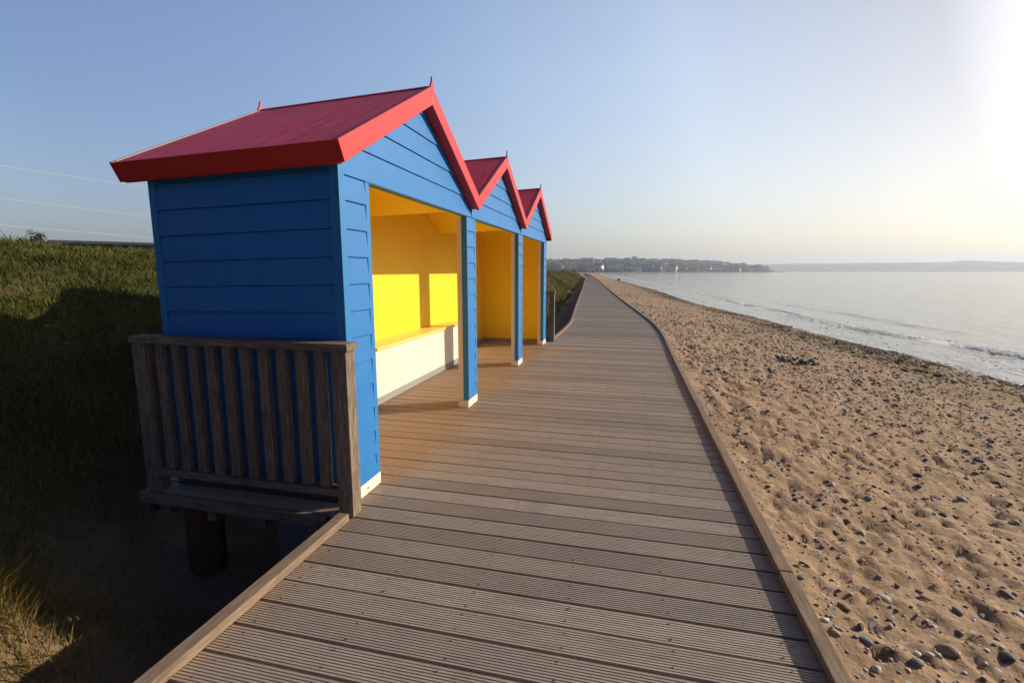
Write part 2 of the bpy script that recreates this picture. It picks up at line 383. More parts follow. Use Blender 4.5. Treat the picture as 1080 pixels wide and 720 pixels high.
def beach_z(X, Y, fine=True):
    v = X - XR(Y); W = np.maximum(XW(Y) - XR(Y), 1.0); t = v / W
    z = -0.025 - (1.175) * np.where(t > 0, np.power(np.clip(t, 0, 6), 1.12), 0) - 0.35 * smooth(0, -0.35, v)
    z = np.maximum(z, -4)
    a = smooth(0.0, 0.25, v) * (1 - smooth(0.86, 1.0, t))
    z = z + a * 0.05 * fbm(X * .8, Y * .8, 21, 3)
    if fine:
        d = np.hypot(X, Y); fa = a * (1 - smooth(14, 30, d))
        n = fbm(X * 6.0 + 0.4 * Y, Y * 7.5, 31, 3); r = np.abs(vnoise(X * 3.1, Y * 3.6, 41))
        z = z + fa * (0.036 * n - 0.024 * smooth(0.20, 0.40, r) * (0.6 + vnoise(X * 5, Y * 5, 45)) + 0.022 * fbm(X * 13, Y * 16, 51, 3) - 0.026 * smooth(0.10, 0.45, fbm(X * 9.0 + Y * 2, Y * 10 - X * 2, 57, 2)))
    return z

# ------------------------------------------------------------------ ground sheets
def spaced(a, b, d0, ratio):
    out = [a]; d = d0
    while out[-1] < b: out.append(out[-1] + d); d *= ratio
    return np.array(out)
ys_f = np.concatenate([np.arange(-8, 0.9, 0.25), spaced(0.9, 420, 0.018, 1.0125)])
vs = np.concatenate([[-0.6, -0.3, -0.1], spaced(0.0, 3.2, 0.017, 1.004), spaced(3.25, 16, 0.036, 1.022), [20, 30, 45]])
Yg, Vg = np.meshgrid(ys_f, vs, indexing='ij'); Xg = XR(Yg) + Vg * np.where(Vg > 3, (XW(Yg) - XR(Yg)) / 8.5, 1)
Xg = XR(Yg) + np.where(Vg > 3, 3 + (Vg - 3) * (XW(Yg) - XR(Yg) - 3) / 5.5, Vg)
Zg = beach_z(Xg, Yg)
tW = (Xg - XR(Yg)) / (XW(Yg) - XR(Yg))
edge = 0.03 * fbm(Xg * .5, Yg * .35, 61, 3)
wet = smooth(0.90, 0.97, tW + edge)
weed = 1.15 * smooth(0.52, 0.70, tW + 3 * edge) * (1 - 0.7 * smooth(0.93, 0.98, tW + edge)) + 0.22 * smooth(0.2, 0.4, tW)
beach = tag(grid('beach', Xg, Yg, Zg, M['sand'], {'wet': wet, 'weed': weed}), kind='structure')

ys_b = np.concatenate([np.arange(-10, 0, 0.3), np.arange(0, 16, 0.07), spaced(16, 430, 0.12, 1.022)])
us = np.concatenate([[-2.0, -1.0, -0.4], np.arange(0, 9, 0.07), spaced(9, 900, 0.15, 1.09)])
Yb, Ub = np.meshgrid(ys_b, us, indexing='ij'); Xb = XL(Yb) - Ub; Zb = bank_z(Xb, Yb)
sandy = np.clip((1 - smooth(0.9, 3.0, Ub + 1.2 * fbm(Xb * .7, Yb * .7, 71, 3))) + 0.3 * smooth(0.3, 0.5, fbm(Xb * .5, Yb * .5, 75, 3)), 0, 1)
bank = tag(grid('grass_bank', Xb, Yb, Zb, M['soil'], {'sandy': sandy}), kind='structure')

# sea
ys_s = np.concatenate([np.arange(-12, 6, 0.5), spaced(6, 9000, 0.10, 1.0135)])
qs = np.concatenate([np.arange(-1.2, 10, 0.09), spaced(10, 9000, 0.2, 1.06)])
Ys, Qs = np.meshgrid(ys_s, qs, indexing='ij'); Xs = XW(Ys) + Qs
Zs = np.full_like(Xs, SEA_Z); foam = np.zeros_like(Xs)
wob = 0.55 * fbm(Ys * .10, Ys * 0 + 3, 81, 3)
qc = np.interp(Ys, [-12, 15, 19, 24, 27.5, 36, 48, 80, 200], [3.5, 3.5, 3.55, 3.45, 3.35, 3.75, 4.2, 5.0, 6.0]) + wob
dq = Qs - qc; hh = 0.085 * (0.75 + 0.7 * fbm(Ys * .3, Ys * 0, 84, 3))
Zs += np.where(dq > 0, hh * np.exp(-(dq / 0.9) ** 2), hh * np.exp(-(dq / 0.22) ** 2)) * smooth(-8, 0, Ys)
foam = np.maximum(foam, np.exp(-((dq + .22) / 0.30) ** 2) * (1.15 + 0.8 * fbm(Ys * .55, Qs * .6, 88, 3)))
foam = np.maximum(foam, 0.45 * np.exp(-((dq + 1.25) / 0.55) ** 2) * smooth(-.1, .25, fbm(Ys * .8, Qs * 1.1, 90, 3)))
q2 = 6.9 + wob * .9 + 0.02 * (Ys - 30)
d2 = Qs - q2; len2 = smooth(22, 30, Ys) * (1 - smooth(46, 58, Ys))
Zs += 0.085 * len2 * np.where(d2 > 0, np.exp(-(d2 / 1.3) ** 2), np.exp(-(d2 / 0.55) ** 2))
q3 = 11.5 + wob * 1.6; d3 = Qs - q3
Zs += 0.03 * np.exp(-(d3 / 1.2) ** 2)
foam = np.maximum(foam, 0.88 * np.exp(-((Qs - 0.12 - 0.28 * fbm(Ys * .5, Ys * 0, 95, 3)) / 0.13) ** 2))
foam = np.maximum(foam, 0.50 * np.exp(-((Qs - 0.9 - 0.6 * fbm(Ys * .25, Ys * 0, 97, 3)) / 0.16) ** 2))
near = np.exp(-np.hypot(Xs, Ys) / 60.0)
Zs += near * 0.035 * fbm(Xs * .9, Ys * .35, 99, 3) * smooth(0.2, 2.5, Qs)
sea = tag(grid('sea', Xs, Ys, Zs, M['sea'], {'foam': np.clip(foam, 0, 1)}), kind='structure')

def foam_mat():
    t = NT('white_foam'); t.set('Base Color', (.92, .92, .92, 1)); t.set('Roughness', .6)
    tr = t.n('ShaderNodeBsdfTranslucent', i_Color=(.9, .9, .9, 1)); ms = t.n('ShaderNodeMixShader', i_0=.5)
    t.l(t.b.outputs[0], ms.inputs[1]); t.l(tr.outputs[0], ms.inputs[2]); t.l(ms.outputs[0], t.out.inputs[0]); return t.m
# broken white water along the breaking wave and the swash edge
fs_ = []
def foam_line(n, qf, spread, smin, smax, seed, ylo, yhi, zoff, thr):
    for y in ylo * (yhi / ylo) ** RNG.uniform(0, 1, n):
        q = float(qf(y)) + RNG.normal(0, spread)
        if vnoise(y * .9, q * 1.4, seed) + .35 * vnoise(y * .22, 0.0, seed + 1) + RNG.normal(0, .22) < thr: continue
        s = RNG.uniform(smin, smax); fs_.append((float(XW(y)) + q, float(y), SEA_Z + zoff + RNG.uniform(-.02, .02) * (zoff > .03), s * 1.2, s * .24))
qcf = lambda y: np.interp(y, [-12, 15, 19, 24, 27.5, 36, 48, 80, 200], [3.5, 3.5, 3.55, 3.45, 3.35, 3.75, 4.2, 5.0, 6.0]) + 0.55 * fbm(np.array([y * .10]), np.array([3.0]), 81, 3)[0] - .18
foam_line(6500, qcf, .20, .015, .075, 171, 9, 130, .045, -.05)
foam_line(3600, lambda y: .14 + 0.28 * fbm(np.array([y * .5]), np.array([0.0]), 95, 3)[0], .07, .012, .04, 175, 11, 90, .012, -.15)
foam_line(700, lambda y: 1.3 + .5 * fbm(np.array([y * .25]), np.array([0.0]), 97, 3)[0], .30, .012, .045, 177, 9, 90, .006, .12)

# sea bed far sheet / land base so that nothing is open below the horizon
b = MB(); b.add([(-9000, -9000, -4.5), (9000, -9000, -4.5), (9000, 9000, -4.5), (-9000, 9000, -4.5)], [(0, 1, 2, 3)])
tag(b.build('seabed', M['farsand']), kind='structure')

# ------------------------------------------------------------------ far land (polar height fields)
def polar_land(name, pxs, r0, r1, tops, mat, rough_amp, dome=0.5, nr=40, base=-2.0):
    pts = []; P = np.linspace(pxs[0], pxs[-1], 260)
    tops = [q + (1.2 if name == 'town_hill' else 0) for q in tops]
    R0 = np.interp(P, pxs, r0); R1 = np.interp(P, pxs, r1); T = np.interp(P, pxs, tops)
    f = np.linspace(0, 1, nr)
    X = np.zeros((len(P), nr)); Y = X * 0; Zz = X * 0
    for i, p in enumerate(P):
        r = R0[i] + (R1[i] - R0[i]) * f
        dx, dy = at_dist(p, 1.0); X[i] = dx * r; Y[i] = dy * r
        rt = R0[i] + (R1[i] - R0[i]) * dome
        H = (286 - T[i]) / 514.4 * rt * math.cos(0) / max(0.2, math.cos(math.atan((p - 540) / 514.4))) ** -1 if False else (286 - T[i]) / math.hypot(514.4, p - 540) * rt + CAM_H
        Zz[i] = np.where(f < dome, H * smooth(0.0, dome, f) ** 0.9, H * (1 - 0.35 * smooth(dome, 1, f))) + base * (1 - smooth(0, 0.04, f))
    Zz += rough_amp * fbm(X * .008, Y * .008, 5, 4) * smooth(0.1, 0.4, f)[None, :] * (Zz > 1)
    return X, Y, Zz, tag(grid(name, X, Y, Zz, mat), kind='structure')
TPX = [200, 480, 560, 580, 600, 620, 645, 668, 690, 712, 740, 758, 772, 785, 800, 809, 819]
TTOP = [281, 279, 276, 275.3, 275.0, 274.6, 274.4, 274.0, 274.6, 275.0, 276.2, 276.2, 277.8, 279.4, 280.0, 281.6, 285.5]
HX, HY, HZ, hill = polar_land('town_hill', TPX, [640] * 5 + [660, 700, 760, 860, 960, 1080, 1150, 1210, 1270, 1330, 1420, 1500],
                              [2300] * 17, TTOP, M['hill'], 5.0, 0.62, 60)
polar_land('far_headland', [770, 800, 830, 860, 920, 960, 1000, 1012, 1018, 1026, 1045, 1062, 1080, 1110, 1200, 1320, 1420],
           [3300] * 17, [5600] * 17, [280.4, 279.2, 278.4, 277.9, 277.4, 277.0, 276.5, 275.3, 274.8, 275.5, 275.8, 276.3, 277.2, 278.5, 280, 282, 285], M['hill'], 6.0, 0.35, 40)
# pale beach strip at the foot of the town
P = np.linspace(585, 830, 120); RR = np.interp(P, TPX, [560] * 5 + [580, 610, 660, 790, 900, 1030, 1105, 1170, 1230, 1300, 1400, 1480])
X = np.zeros((120, 4)); Y = X * 0; Zz = X * 0
for i, p in enumerate(P):
    dx, dy = at_dist(p, 1.0)
    for j, (dr, z) in enumerate(((-6, -1.5), (8, -0.85), (26, -0.1), (150, 0.1))): X[i, j] = dx * (RR[i] + dr); Y[i, j] = dy * (RR[i] + dr); Zz[i, j] = z
tag(grid('far_beach', X, Y, Zz, M['farsand']), kind='structure')
def hill_at(px, f):                              # ground point on the town hill
    i = int(np.clip(round((px - TPX[0]) / (TPX[-1] - TPX[0]) * 259), 0, 259)); j = int(np.clip(round(f * 59), 0, 59))
    return float(HX[i, j]), float(HY[i, j]), float(HZ[i, j])

# woods and hedges on the far hill: one mass nobody could count
def blob_mass(name, spots, mat, sub=1, seed=3):
    rr = np.random.default_rng(seed)
    bm = bmesh.new(); bmesh.ops.create_icosphere(bm, subdivisions=sub, radius=1.0)
    bv = np.array([v.co[:] for v in bm.verts]); bf = np.array([[v.index for v in f.verts] for f in bm.faces]); bm.free()
    V = []; Fs = []; o = 0
    for (x, y, z, sx, sz) in spots:
        jit = 1 + rr.uniform(-.32, .32, (len(bv), 1)); w = bv * jit * np.array([sx, sx, sz]) + np.array([x, y, z])
        V.append(w); Fs.append(bf + o); o += len(bv)
    return mesh_np(name, np.concatenate(V), np.concatenate(Fs), mat, False)
tag(blob_mass('sea_foam', fs_, foam_mat(), 1, 21), 'broken white foam along the small wave and the swash edge', 'foam', kind='stuff')
spots = []
for k in range(3000):
    px = random.uniform(500, 809); f = random.uniform(0.03, 0.66)
    x, y, z = hill_at(px, f)
    if vnoise(x * .012, y * .012, 7) < -0.12: continue
    s = random.uniform(3, 6.5) * (0.7 if f < 0.2 else 1.0) * (1 - .6 * float(smooth(785, 809, px))); spots.append((x + random.uniform(-8, 8), y + random.uniform(-8, 8), z + s * .4, s * 1.5, s * random.uniform(.7, 1.1)))
tag(blob_mass('hillside_woods', spots, M['wood_far']), 'dark woods and hedges covering the far town hill', 'woods', kind='stuff')

# houses
def house_mesh(name, w, d, h, rh, wall, roof):
    m = MB(); m.box(-w / 2, w / 2, -d / 2, d / 2, -2, h)
    n = len(m.f)
    m.prism([(-d / 2 - .3, h + .01), (d / 2 + .3, h + .01), (0, h + rh)], w / 2 + .3, 'x', -w / 2 - .3)
    r = len(m.f)
    for i in range(3): m.box(-w / 2 + (i + .5) * w / 3 - .5, -w / 2 + (i + .5) * w / 3 + .5, -d / 2 - .05, -d / 2 + .02, h - 1.9, h - .6)
    o = m.build(name, wall); o.data.materials.append(roof); o.data.materials.append(M['glass'])
    idx = [0] * n + [1] * (r - n) + [2] * (len(m.f) - r); o.data.polygons.foreach_set('material_index', idx)
    return o
HK = [('white', M['wall_white'], M['slate'], 'small white house with a slate roof on the far hillside'),
      ('cream', M['wall_cream'], M['tile'], 'small cream house with a brown roof on the far hillside'),
      ('brick', M['wall_brick'], M['slate'], 'small brick house with a dark roof on the far hillside')]
protos = []
for nm, wa, ro, lab in HK:
    for (w, d, h, rh) in ((12, 8, 7.6, 3.2), (24, 8, 7.8, 3.2)):
        protos.append((house_mesh('house', w, d, h, rh, wa, ro), lab))
used = set()
def put_house(k, px, f, sc=1.0, label=None):
    x, y, z = hill_at(px, f); o, lab = protos[k]
    if k in used: o = o.copy(); COL.objects.link(o)
    used.add(k)
    o.location = (x, y, z); o.rotation_euler = (0, 0, math.atan2(-x, y) * 1 + random.uniform(-.5, .5)); o.scale = (sc,) * 3
    tag(o, label or lab, 'house', 'houses of the town on the far hill')
for k in range(210):
    px = random.uniform(583, 800); f = random.choice([random.uniform(0.05, 0.2), random.uniform(0.1, 0.45), random.uniform(.05, .36)])
    put_house(random.choice([0, 0, 0, 2, 4]) if f > .15 else random.choice([0, 0, 1, 2, 3, 5]), px, f, random.uniform(.8, 1.2))
for i, o in enumerate([o for k, (o, l) in enumerate(protos) if k not in used]): bpy.data.objects.remove(o)
def block(px, f, w, h, mat, label, cat, name, ox=0):
    x, y, z = hill_at(px, f); t = thing(name, label, cat, (x, y, z)); t.rotation_euler = (0, 0, math.atan2(-x, y))
    MB().box(-w / 2, w / 2, -6, 6, -3, h).build('wall', mat, t)
    MB().box(-w / 2 - .4, w / 2 + .4, -6.4, 6.4, h + .01, h + .8).build('roof', M['slate'], t)
    nf = max(1, int(h / 3.2)); nw = max(2, int(w / 5))
    for a in range(nw):
        m = MB()
        for q in range(nf): m.box(-w / 2 + (a + .5) * w / nw - .9, -w / 2 + (a + .5) * w / nw + .9, -6.06, -5.9, 1 + q * 3.0, 2.6 + q * 3.0)
        m.build('window', M['glass'], t)
    return t
block(669.5, 0.60, 16, 13, M['shed'], 'dark tower block standing on top of the far town hill', 'tower block', 'tower_block')
block(804, 0.05, 24, 13, M['wall_white'], 'large white waterfront building on the far point of the bay', 'building', 'waterfront_building')
block(797, 0.05, 16, 9, M['wall_cream'], 'pale waterfront building left of the large white one on the far point', 'building', 'waterfront_building')
block(808.5, 0.04, 10, 7, M['wall_white'], 'small white waterfront building right of the large one on the far point', 'building', 'waterfront_building')
block(685, 0.04, 34, 7, flat('blue_cladding', (0.10, 0.20, 0.36)), 'long low blue building at the foot of the town hill', 'building', 'seafront_building')
block(694, 0.04, 22, 6, M['wall_white'], 'long low white building next to the blue one by the far beach', 'building', 'seafront_building')

# ------------------------------------------------------------------ boardwalk
PP, GAP = 0.16, 0.0155
board = MB()
HUT0, HUT1, HUTX = 2.56, 10.52, -3.34
y = -2.4 - 0.0
k0 = int(math.floor(-2.5 / PP)); k1 = int(170 / PP)
screws = []
for k in range(k0, k1):
    ya = k * PP + GAP; yb = (k + 1) * PP; ym = (ya + yb) / 2
    xr0, xr1 = float(XR(ya)) - .004, float(XR(yb)) - .004
    xl0, xl1 = float(XL(ya)) + .004, float(XL(yb)) + .004
    if HUT0 <= ym <= HUT1: xl0 = xl1 = HUTX
    dz = 0.0018 * math.sin(k * 12.9898) + 0.0012 * math.sin(k * 4.1)
    if ym < 300:
        n = 10; per = (yb - ya) / n; prof = [(ya, -0.028)]
        for i in range(n):
            s = ya + i * per
            prof += [(s + per * .10, 0.0), (s + per * .62, 0.0), (s + per * .74, -.0028), (s + per * .96, -.0028)]
        prof[-1] = (yb, -0.001); prof.append((yb, -0.028))
        prof = [(a, b_ + dz if b_ > -.02 else b_) for a, b_ in prof]
    else: prof = [(ya, -.028), (ya, dz), (yb, dz), (yb, -.028)]
    L = len(prof); vsx = []
    for a, b_ in prof: tt = (a - ya) / (yb - ya); vsx.append((xl0 + (xl1 - xl0) * tt, a, b_))
    for a, b_ in prof: tt = (a - ya) / (yb - ya); vsx.append((xr0 + (xr1 - xr0) * tt, a, b_))
    board.add(vsx, [(i, i + 1, L + i + 1, L + i) for i in range(L - 1)] + [tuple(range(L)), tuple(range(2 * L - 1, L - 1, -1))])
    if 0.5 < ym < 8:
        for jx in (-1.58, -1.13, -.68, -.23, .22, .67):
            for yy in (ya + .028, yb - .028): screws.append((jx + random.uniform(-.012, .012), yy + random.uniform(-.004, .004), 0.0025))
deck = board.build('boardwalk', M['deck']); tag(deck, kind='structure')

def strip(name, fx0, fx1, ya, yb, z0, z1, mat, step=0.5, bev=0.004):
    n = max(2, int((yb - ya) / step) + 1); Y = np.linspace(ya, yb, n); vs_ = []; fs = []
    for yy in Y:
        a, c = fx0(yy), fx1(yy); vs_ += [(a, yy, z0), (c, yy, z0), (c, yy, z1), (a, yy, z1)]
    for i in range(n - 1):
        o = i * 4
        for q in range(4): fs.append((o + q, o + (q + 1) % 4, o + 4 + (q + 1) % 4, o + 4 + q))
    fs += [(3, 2, 1, 0), tuple((n - 1) * 4 + q for q in range(4))]
    return MB().add(vs_, fs).build(name, mat, deck, bev=bev)
RX = lambda o: (lambda yy: float(XR(yy)) + o)
LX = lambda o: (lambda yy: float(XL(yy)) + o)
edges = [-2.4, 2.52, 5.9, 9.3, 12.7, 16.2, 19.8, 23.6, 28, 33, 39, 46, 55, 66, 80, 100, 125, 168]
for i in range(len(edges) - 1):
    ya, yb = edges[i] + .004, edges[i + 1] - .004
    strip('kerb', RX(-.068), RX(0), ya, yb, 0.0035, 0.045, M['kerb'])
le = [-2.4, 0.35, 2.52]
for i in range(2): strip('kerb', LX(0), LX(.072), le[i] + .004, le[i + 1] - .004, 0.0035, 0.05, M['kerb'])
le = [10.72, 13.2, 16.2, 19.8, 23.6, 28, 33, 39, 46, 55, 66, 80, 100, 125, 168]
for i in range(len(le) - 1): strip('kerb', LX(0), LX(.072), le[i] + .004, le[i + 1] - .004, 0.0035, 0.05, M['kerb'])
# rim joists and joists under the planks
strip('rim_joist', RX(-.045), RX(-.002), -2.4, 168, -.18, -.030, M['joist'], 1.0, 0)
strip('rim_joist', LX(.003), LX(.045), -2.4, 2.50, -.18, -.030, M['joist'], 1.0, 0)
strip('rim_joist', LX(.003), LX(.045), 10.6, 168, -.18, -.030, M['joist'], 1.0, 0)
MB().box(HUTX + .005, -1.84, HUT0 - .035, HUT0 - .001, -.075, 0.001).build('ledge_board', M['railx'], deck, bev=.004)
MB().box(HUTX + .002, HUTX + .04, HUT0 + .04, HUT1, -.18, -.03).build('rim_joist', M['joist'], deck)
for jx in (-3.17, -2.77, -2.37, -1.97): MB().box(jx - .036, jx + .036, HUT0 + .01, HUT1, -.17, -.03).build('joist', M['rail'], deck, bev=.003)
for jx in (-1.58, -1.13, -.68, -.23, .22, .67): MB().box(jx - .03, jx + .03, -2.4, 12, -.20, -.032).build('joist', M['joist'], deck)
for jx in (-3.1, -1.9):
    for jy in (4.4, 6.6, 8.6, 10.3): MB().box(jx - .06, jx + .06, jy, jy + .12, -1.3, -.172).build('support_post', M['rail'], deck)
for jy in (-1.5, .9, 3.6, 6.5): MB().box(-1.66, -1.54, jy, jy + .12, -1.4, -.202).build('support_post', M['rail'], deck)
MB().box(-2.62, -1.72, 3.0, 3.3, -1.2, -.172).build('foundation_block', M['slab'], deck, bev=.01)
# screw heads
screws.sort(key=lambda s: s[0] ** 2 + s[1] ** 2 + (99 if project(s)[2] < .3 or not (0 < project(s)[0] < 1080 and project(s)[1] < 720) else 0))
def screw_head(m, s):
    n = 8; m.add([(s[0] + .0042 * math.cos(a * math.pi / 4), s[1] + .0042 * math.sin(a * math.pi / 4), s[2] - .004 * h) for h in (0, 1) for a in range(n)],
                 [tuple(range(n))] + [(i, (i + 1) % n, n + (i + 1) % n, n + i) for i in range(n)])
for s in screws[:100]: m = MB(); screw_head(m, s); m.build('screw', M['steel'], deck)
m = MB()
for s in screws[100:]: screw_head(m, s)
tag(m.build('screw', M['steel'], deck), kind='stuff')

# ------------------------------------------------------------------ beach shelter
FX, BX = -1.75, -3.18
VY = [2.70, 5.26, 7.80, 10.36]; RZ, PITCH_R = 3.055, 0.545
OH0, OH1 = 2.57, 10.47
sh = thing('beach_shelter', 'blue timber beach shelter with three red gabled roofs and a bright yellow inside', 'beach shelter', (-2.45, 6.5, 0)); SO = (-2.45, 6.5, 0)
def sp(m, name, mat, parent=sh, bev=0, smooth_=False):
    # the shelter leans back a little: its rear is about 4 cm lower than its front at eaves height
    m.v = [(a, b_, c_ - .027 * (FX - a) * max(0, c_) / 2.2) for a, b_, c_ in m.v]
    return m.build(name, mat, parent, SO, bev, smooth_)
LAP = 0.174; Z0 = 2.16
def lap_lines(za, zb):
    ks = [Z0 + LAP * k for k in range(-14, 8)]
    zs = [za] + [z for z in ks if za + .02 < z < zb - .02] + [zb]
    return list(zip(zs[:-1], zs[1:]))
# side walls: boards on an inner lining (near wall faces -Y, end wall faces +Y)
def side_wall(y, sgn, x0, x1):
    m = MB()
    for za, zb in lap_lines(0.09, 2.26):
        o0, o1, g = .019, .007, .004
        m.prism([(y, za + g), (y + sgn * o0, za + g), (y + sgn * o0, za + g + .004), (y + sgn * o1, zb), (y, zb)], x1, 'x', x0)
    w = sp(m, 'side_wall', M['blue'])
    t = MB(); t.box(x0, x1, *sorted((y - sgn * .002, y - sgn * .018)), .09, 2.25); sp(t, 'sheathing', M['navy'], w)
    t = MB(); t.box(x0 - .05, x0 - .001, y - .02, y + .02, .02, 2.27); sp(t, 'corner_trim', M['blue_v'], w, .003)
    t = MB(); t.box(x1 + .001, x1 + .05, y - .022, y + .022, .02, 2.27); sp(t, 'corner_trim', M['blue_v'], w, .003)
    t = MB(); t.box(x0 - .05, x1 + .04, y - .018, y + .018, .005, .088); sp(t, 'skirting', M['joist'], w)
    return w
side_wall(2.722, -1, -3.13, -1.80)
side_wall(10.335, 1, -3.13, -1.80)
# yellow inner linings
def gable_poly(y0, y1, zb, zt, zr): return [(y0, zb), (y1, zb), (y1, zt), ((y0 + y1) / 2, zr), (y0, zt)]
ZV = RZ - PITCH_R * 1.27                            # roof top height over a valley
CE = 0.155                                          # ceiling below the roof top, measured vertically
m = MB(); m.box(-3.125, -1.86, 2.745, 2.765, .06, 2.25); sp(m, 'inner_wall', M['yellow'])
m = MB(); m.box(-3.125, -1.86, 10.29, 10.312, .06, 2.25); sp(m, 'inner_wall', M['yellow'])
m = MB()
for k in range(3):
    y0, y1 = VY[k] + .045 * (k == 0), VY[k + 1] - .048 * (k == 2); c = (VY[k] + VY[k + 1]) / 2
    m.prism([(y0 + .001, .06), (y1 - .001, .06), (y1 - .001, ZV - CE + .03), (c, RZ - CE + .03), (y0 + .001, ZV - CE + .03)], -3.125, 'x', -3.147)
bw = sp(m, 'back_wall', M['yellow'])
m = MB()
for za, zb in lap_lines(0.05, 2.26): m.prism([(-3.150, za + .003), (-3.150 - .018, za + .003), (-3.150 - .007, zb), (-3.150, zb)], 10.34, 'y', 2.73)
for k in range(3):
    y0, y1 = VY[k] + .06, VY[k + 1] - .06; c = (VY[k] + VY[k + 1]) / 2
    m.prism([(y0, 2.262), (y1, 2.262), (c, RZ - .13)], -3.150, 'x', -3.162)
sp(m, 'outer_cladding', M['blue'], bw)
for (a, b_) in ((7.96, 10.285),): m = MB(); m.box(-3.123, -3.108, a, b_, .004, .085); sp(m, 'skirting', M['plinth'])
m = MB(); m.box(-3.10, -1.9, 10.274, 10.288, .004, .085); sp(m, 'skirting', M['plinth'])
# posts along the front: boards, right trim, cream inner lining, plinth
def post(y0, y1, left_trim=False, z1=2.155):
    m = MB(); ya = y0 + (.066 if left_trim else .018); yb = y1 - .052
    m.box(FX - .045, FX - .006, y0 + .004, y1 - .004, .092, z1)
    w = sp(m, 'post', M['navy'])
    m = MB()
    for za, zb in lap_lines(0.092, z1):
        m.prism([(FX - .005, za + .003), (FX + .017, za + .003), (FX + .017, za + .007), (FX + .004, zb), (FX - .005, zb)], yb, 'y', ya)
    sp(m, 'cladding', M['blue'], w)
    m = MB(); m.box(FX - .006, FX + .011, yb + .004, y1, .092, z1 + .05); sp(m, 'trim', M['blue_v'], w, .002)
    if left_trim: m = MB(); m.box(FX - .006, FX + .0195, y0 - .002, ya - .003, .092, 2.27); sp(m, 'trim', M['blue_v'], w, .002)
    if not left_trim: m = MB(); m.box(FX - .046, FX + .019, y0 - .001, y0 + .016, .092, z1); sp(m, 'trim', M['blue_v'], w, .002)
    m = MB(); m.box(FX - .105, FX - .047, y0 + (.07 if left_trim else .008), y1 - .006, .092, z1 - .002); sp(m, 'lining', M['cream'], w, .002)
    m = MB(); m.box(FX - .108 + (.06 if left_trim else 0), FX + .013, y0 + .002, y1 - .001, .004, .089); pl = sp(m, 'plinth', M['cream'], w, .003)
    yy = (y0 + y1) / 2
    m = MB(); m.tube([(FX + .010, yy, .045), (FX + .017, yy, .045)], .007, 8); sp(m, 'bolt', M['steel'], pl)
    return w
post(2.70, 3.07, True); post(5.09, 5.43); post(7.63, 7.97); post(10.01, 10.36)
# gable fronts
for k in range(3):
    y0, y1 = VY[k], VY[k + 1]; c = (y0 + y1) / 2; m = MB()
    ztop = lambda yy: RZ - .06 - PITCH_R * abs(yy - c)
    def span(z): d = max(0.012, (RZ - .075 - z) / PITCH_R); return max(y0 + .002, c - d), min(y1 - .002, c + d)
    zl = [2.14] + [z for z in (2.335, 2.505, 2.675, 2.845)] + [RZ - .09]
    for za, zb in zip(zl[:-1], zl[1:]):
        for (h0, h1) in (((-1, 0), (0, 1)) if k == 1 else ((-1, 1),)):
            a0, a1 = span(za + .003); b0, b1 = span(zb)
            if h0 == 0: a0 = b0 = c + .003
            if h1 == 0: a1 = b1 = c - .003
            q = []
            for (z, p0, p1, o) in ((za + .003, a0, a1, .018), (za + .007, a0, a1, .018), (zb, b0, b1, .006)):
                q.append([(FX - .03, p0, z), (FX + o, p0, z), (FX + o, p1, z), (FX - .03, p1, z)])
            vs_ = [p for g in q for p in g]; fs = [(3, 2, 1, 0), (8, 9, 10, 11)]
            for g in range(2):
                for i in range(4): fs.append((g * 4 + i, g * 4 + (i + 1) % 4, g * 4 + 4 + (i + 1) % 4, g * 4 + 4 + i))
            m.add(vs_, fs)
    gb = sp(m, 'gable', M['blue'])
    a, b_ = ((3.02, 5.09), (5.38, 7.63), (7.92, 10.01))[k]
    m = MB(); m.box(FX - .004, FX + .013, a + .004, b_, 2.138, 2.205)
    sp(m, 'header_trim', M['blue_v'], gb, .002)
    m = MB(); m.prism([(y0 + .05, 2.128), (y1 - .05, 2.128), (y1 - .05, ZV - CE + .02), (c, RZ - CE), (y0 + .05, ZV - CE + .02)], FX - .052, 'x', FX - .031); sp(m, 'inner_lining', M['yellow'], gb)
# bench along the back wall of the first two bays
be = sp(MB().box(-3.12, -2.775, 2.77, 7.90, .652, .690), 'bench', M['seat'], sh, .006)
sp(MB().box(-2.83, -2.80, 2.77, 7.885, .086, .650), 'front_panel', M['cream'], be)
sp(MB().box(-2.826, -2.795, 2.77, 7.885, .004, .083), 'skirting', M['plinth'], be)
sp(MB().box(-3.12, -2.832, 7.86, 7.885, .004, .650), 'end_panel', M['cream'], be)
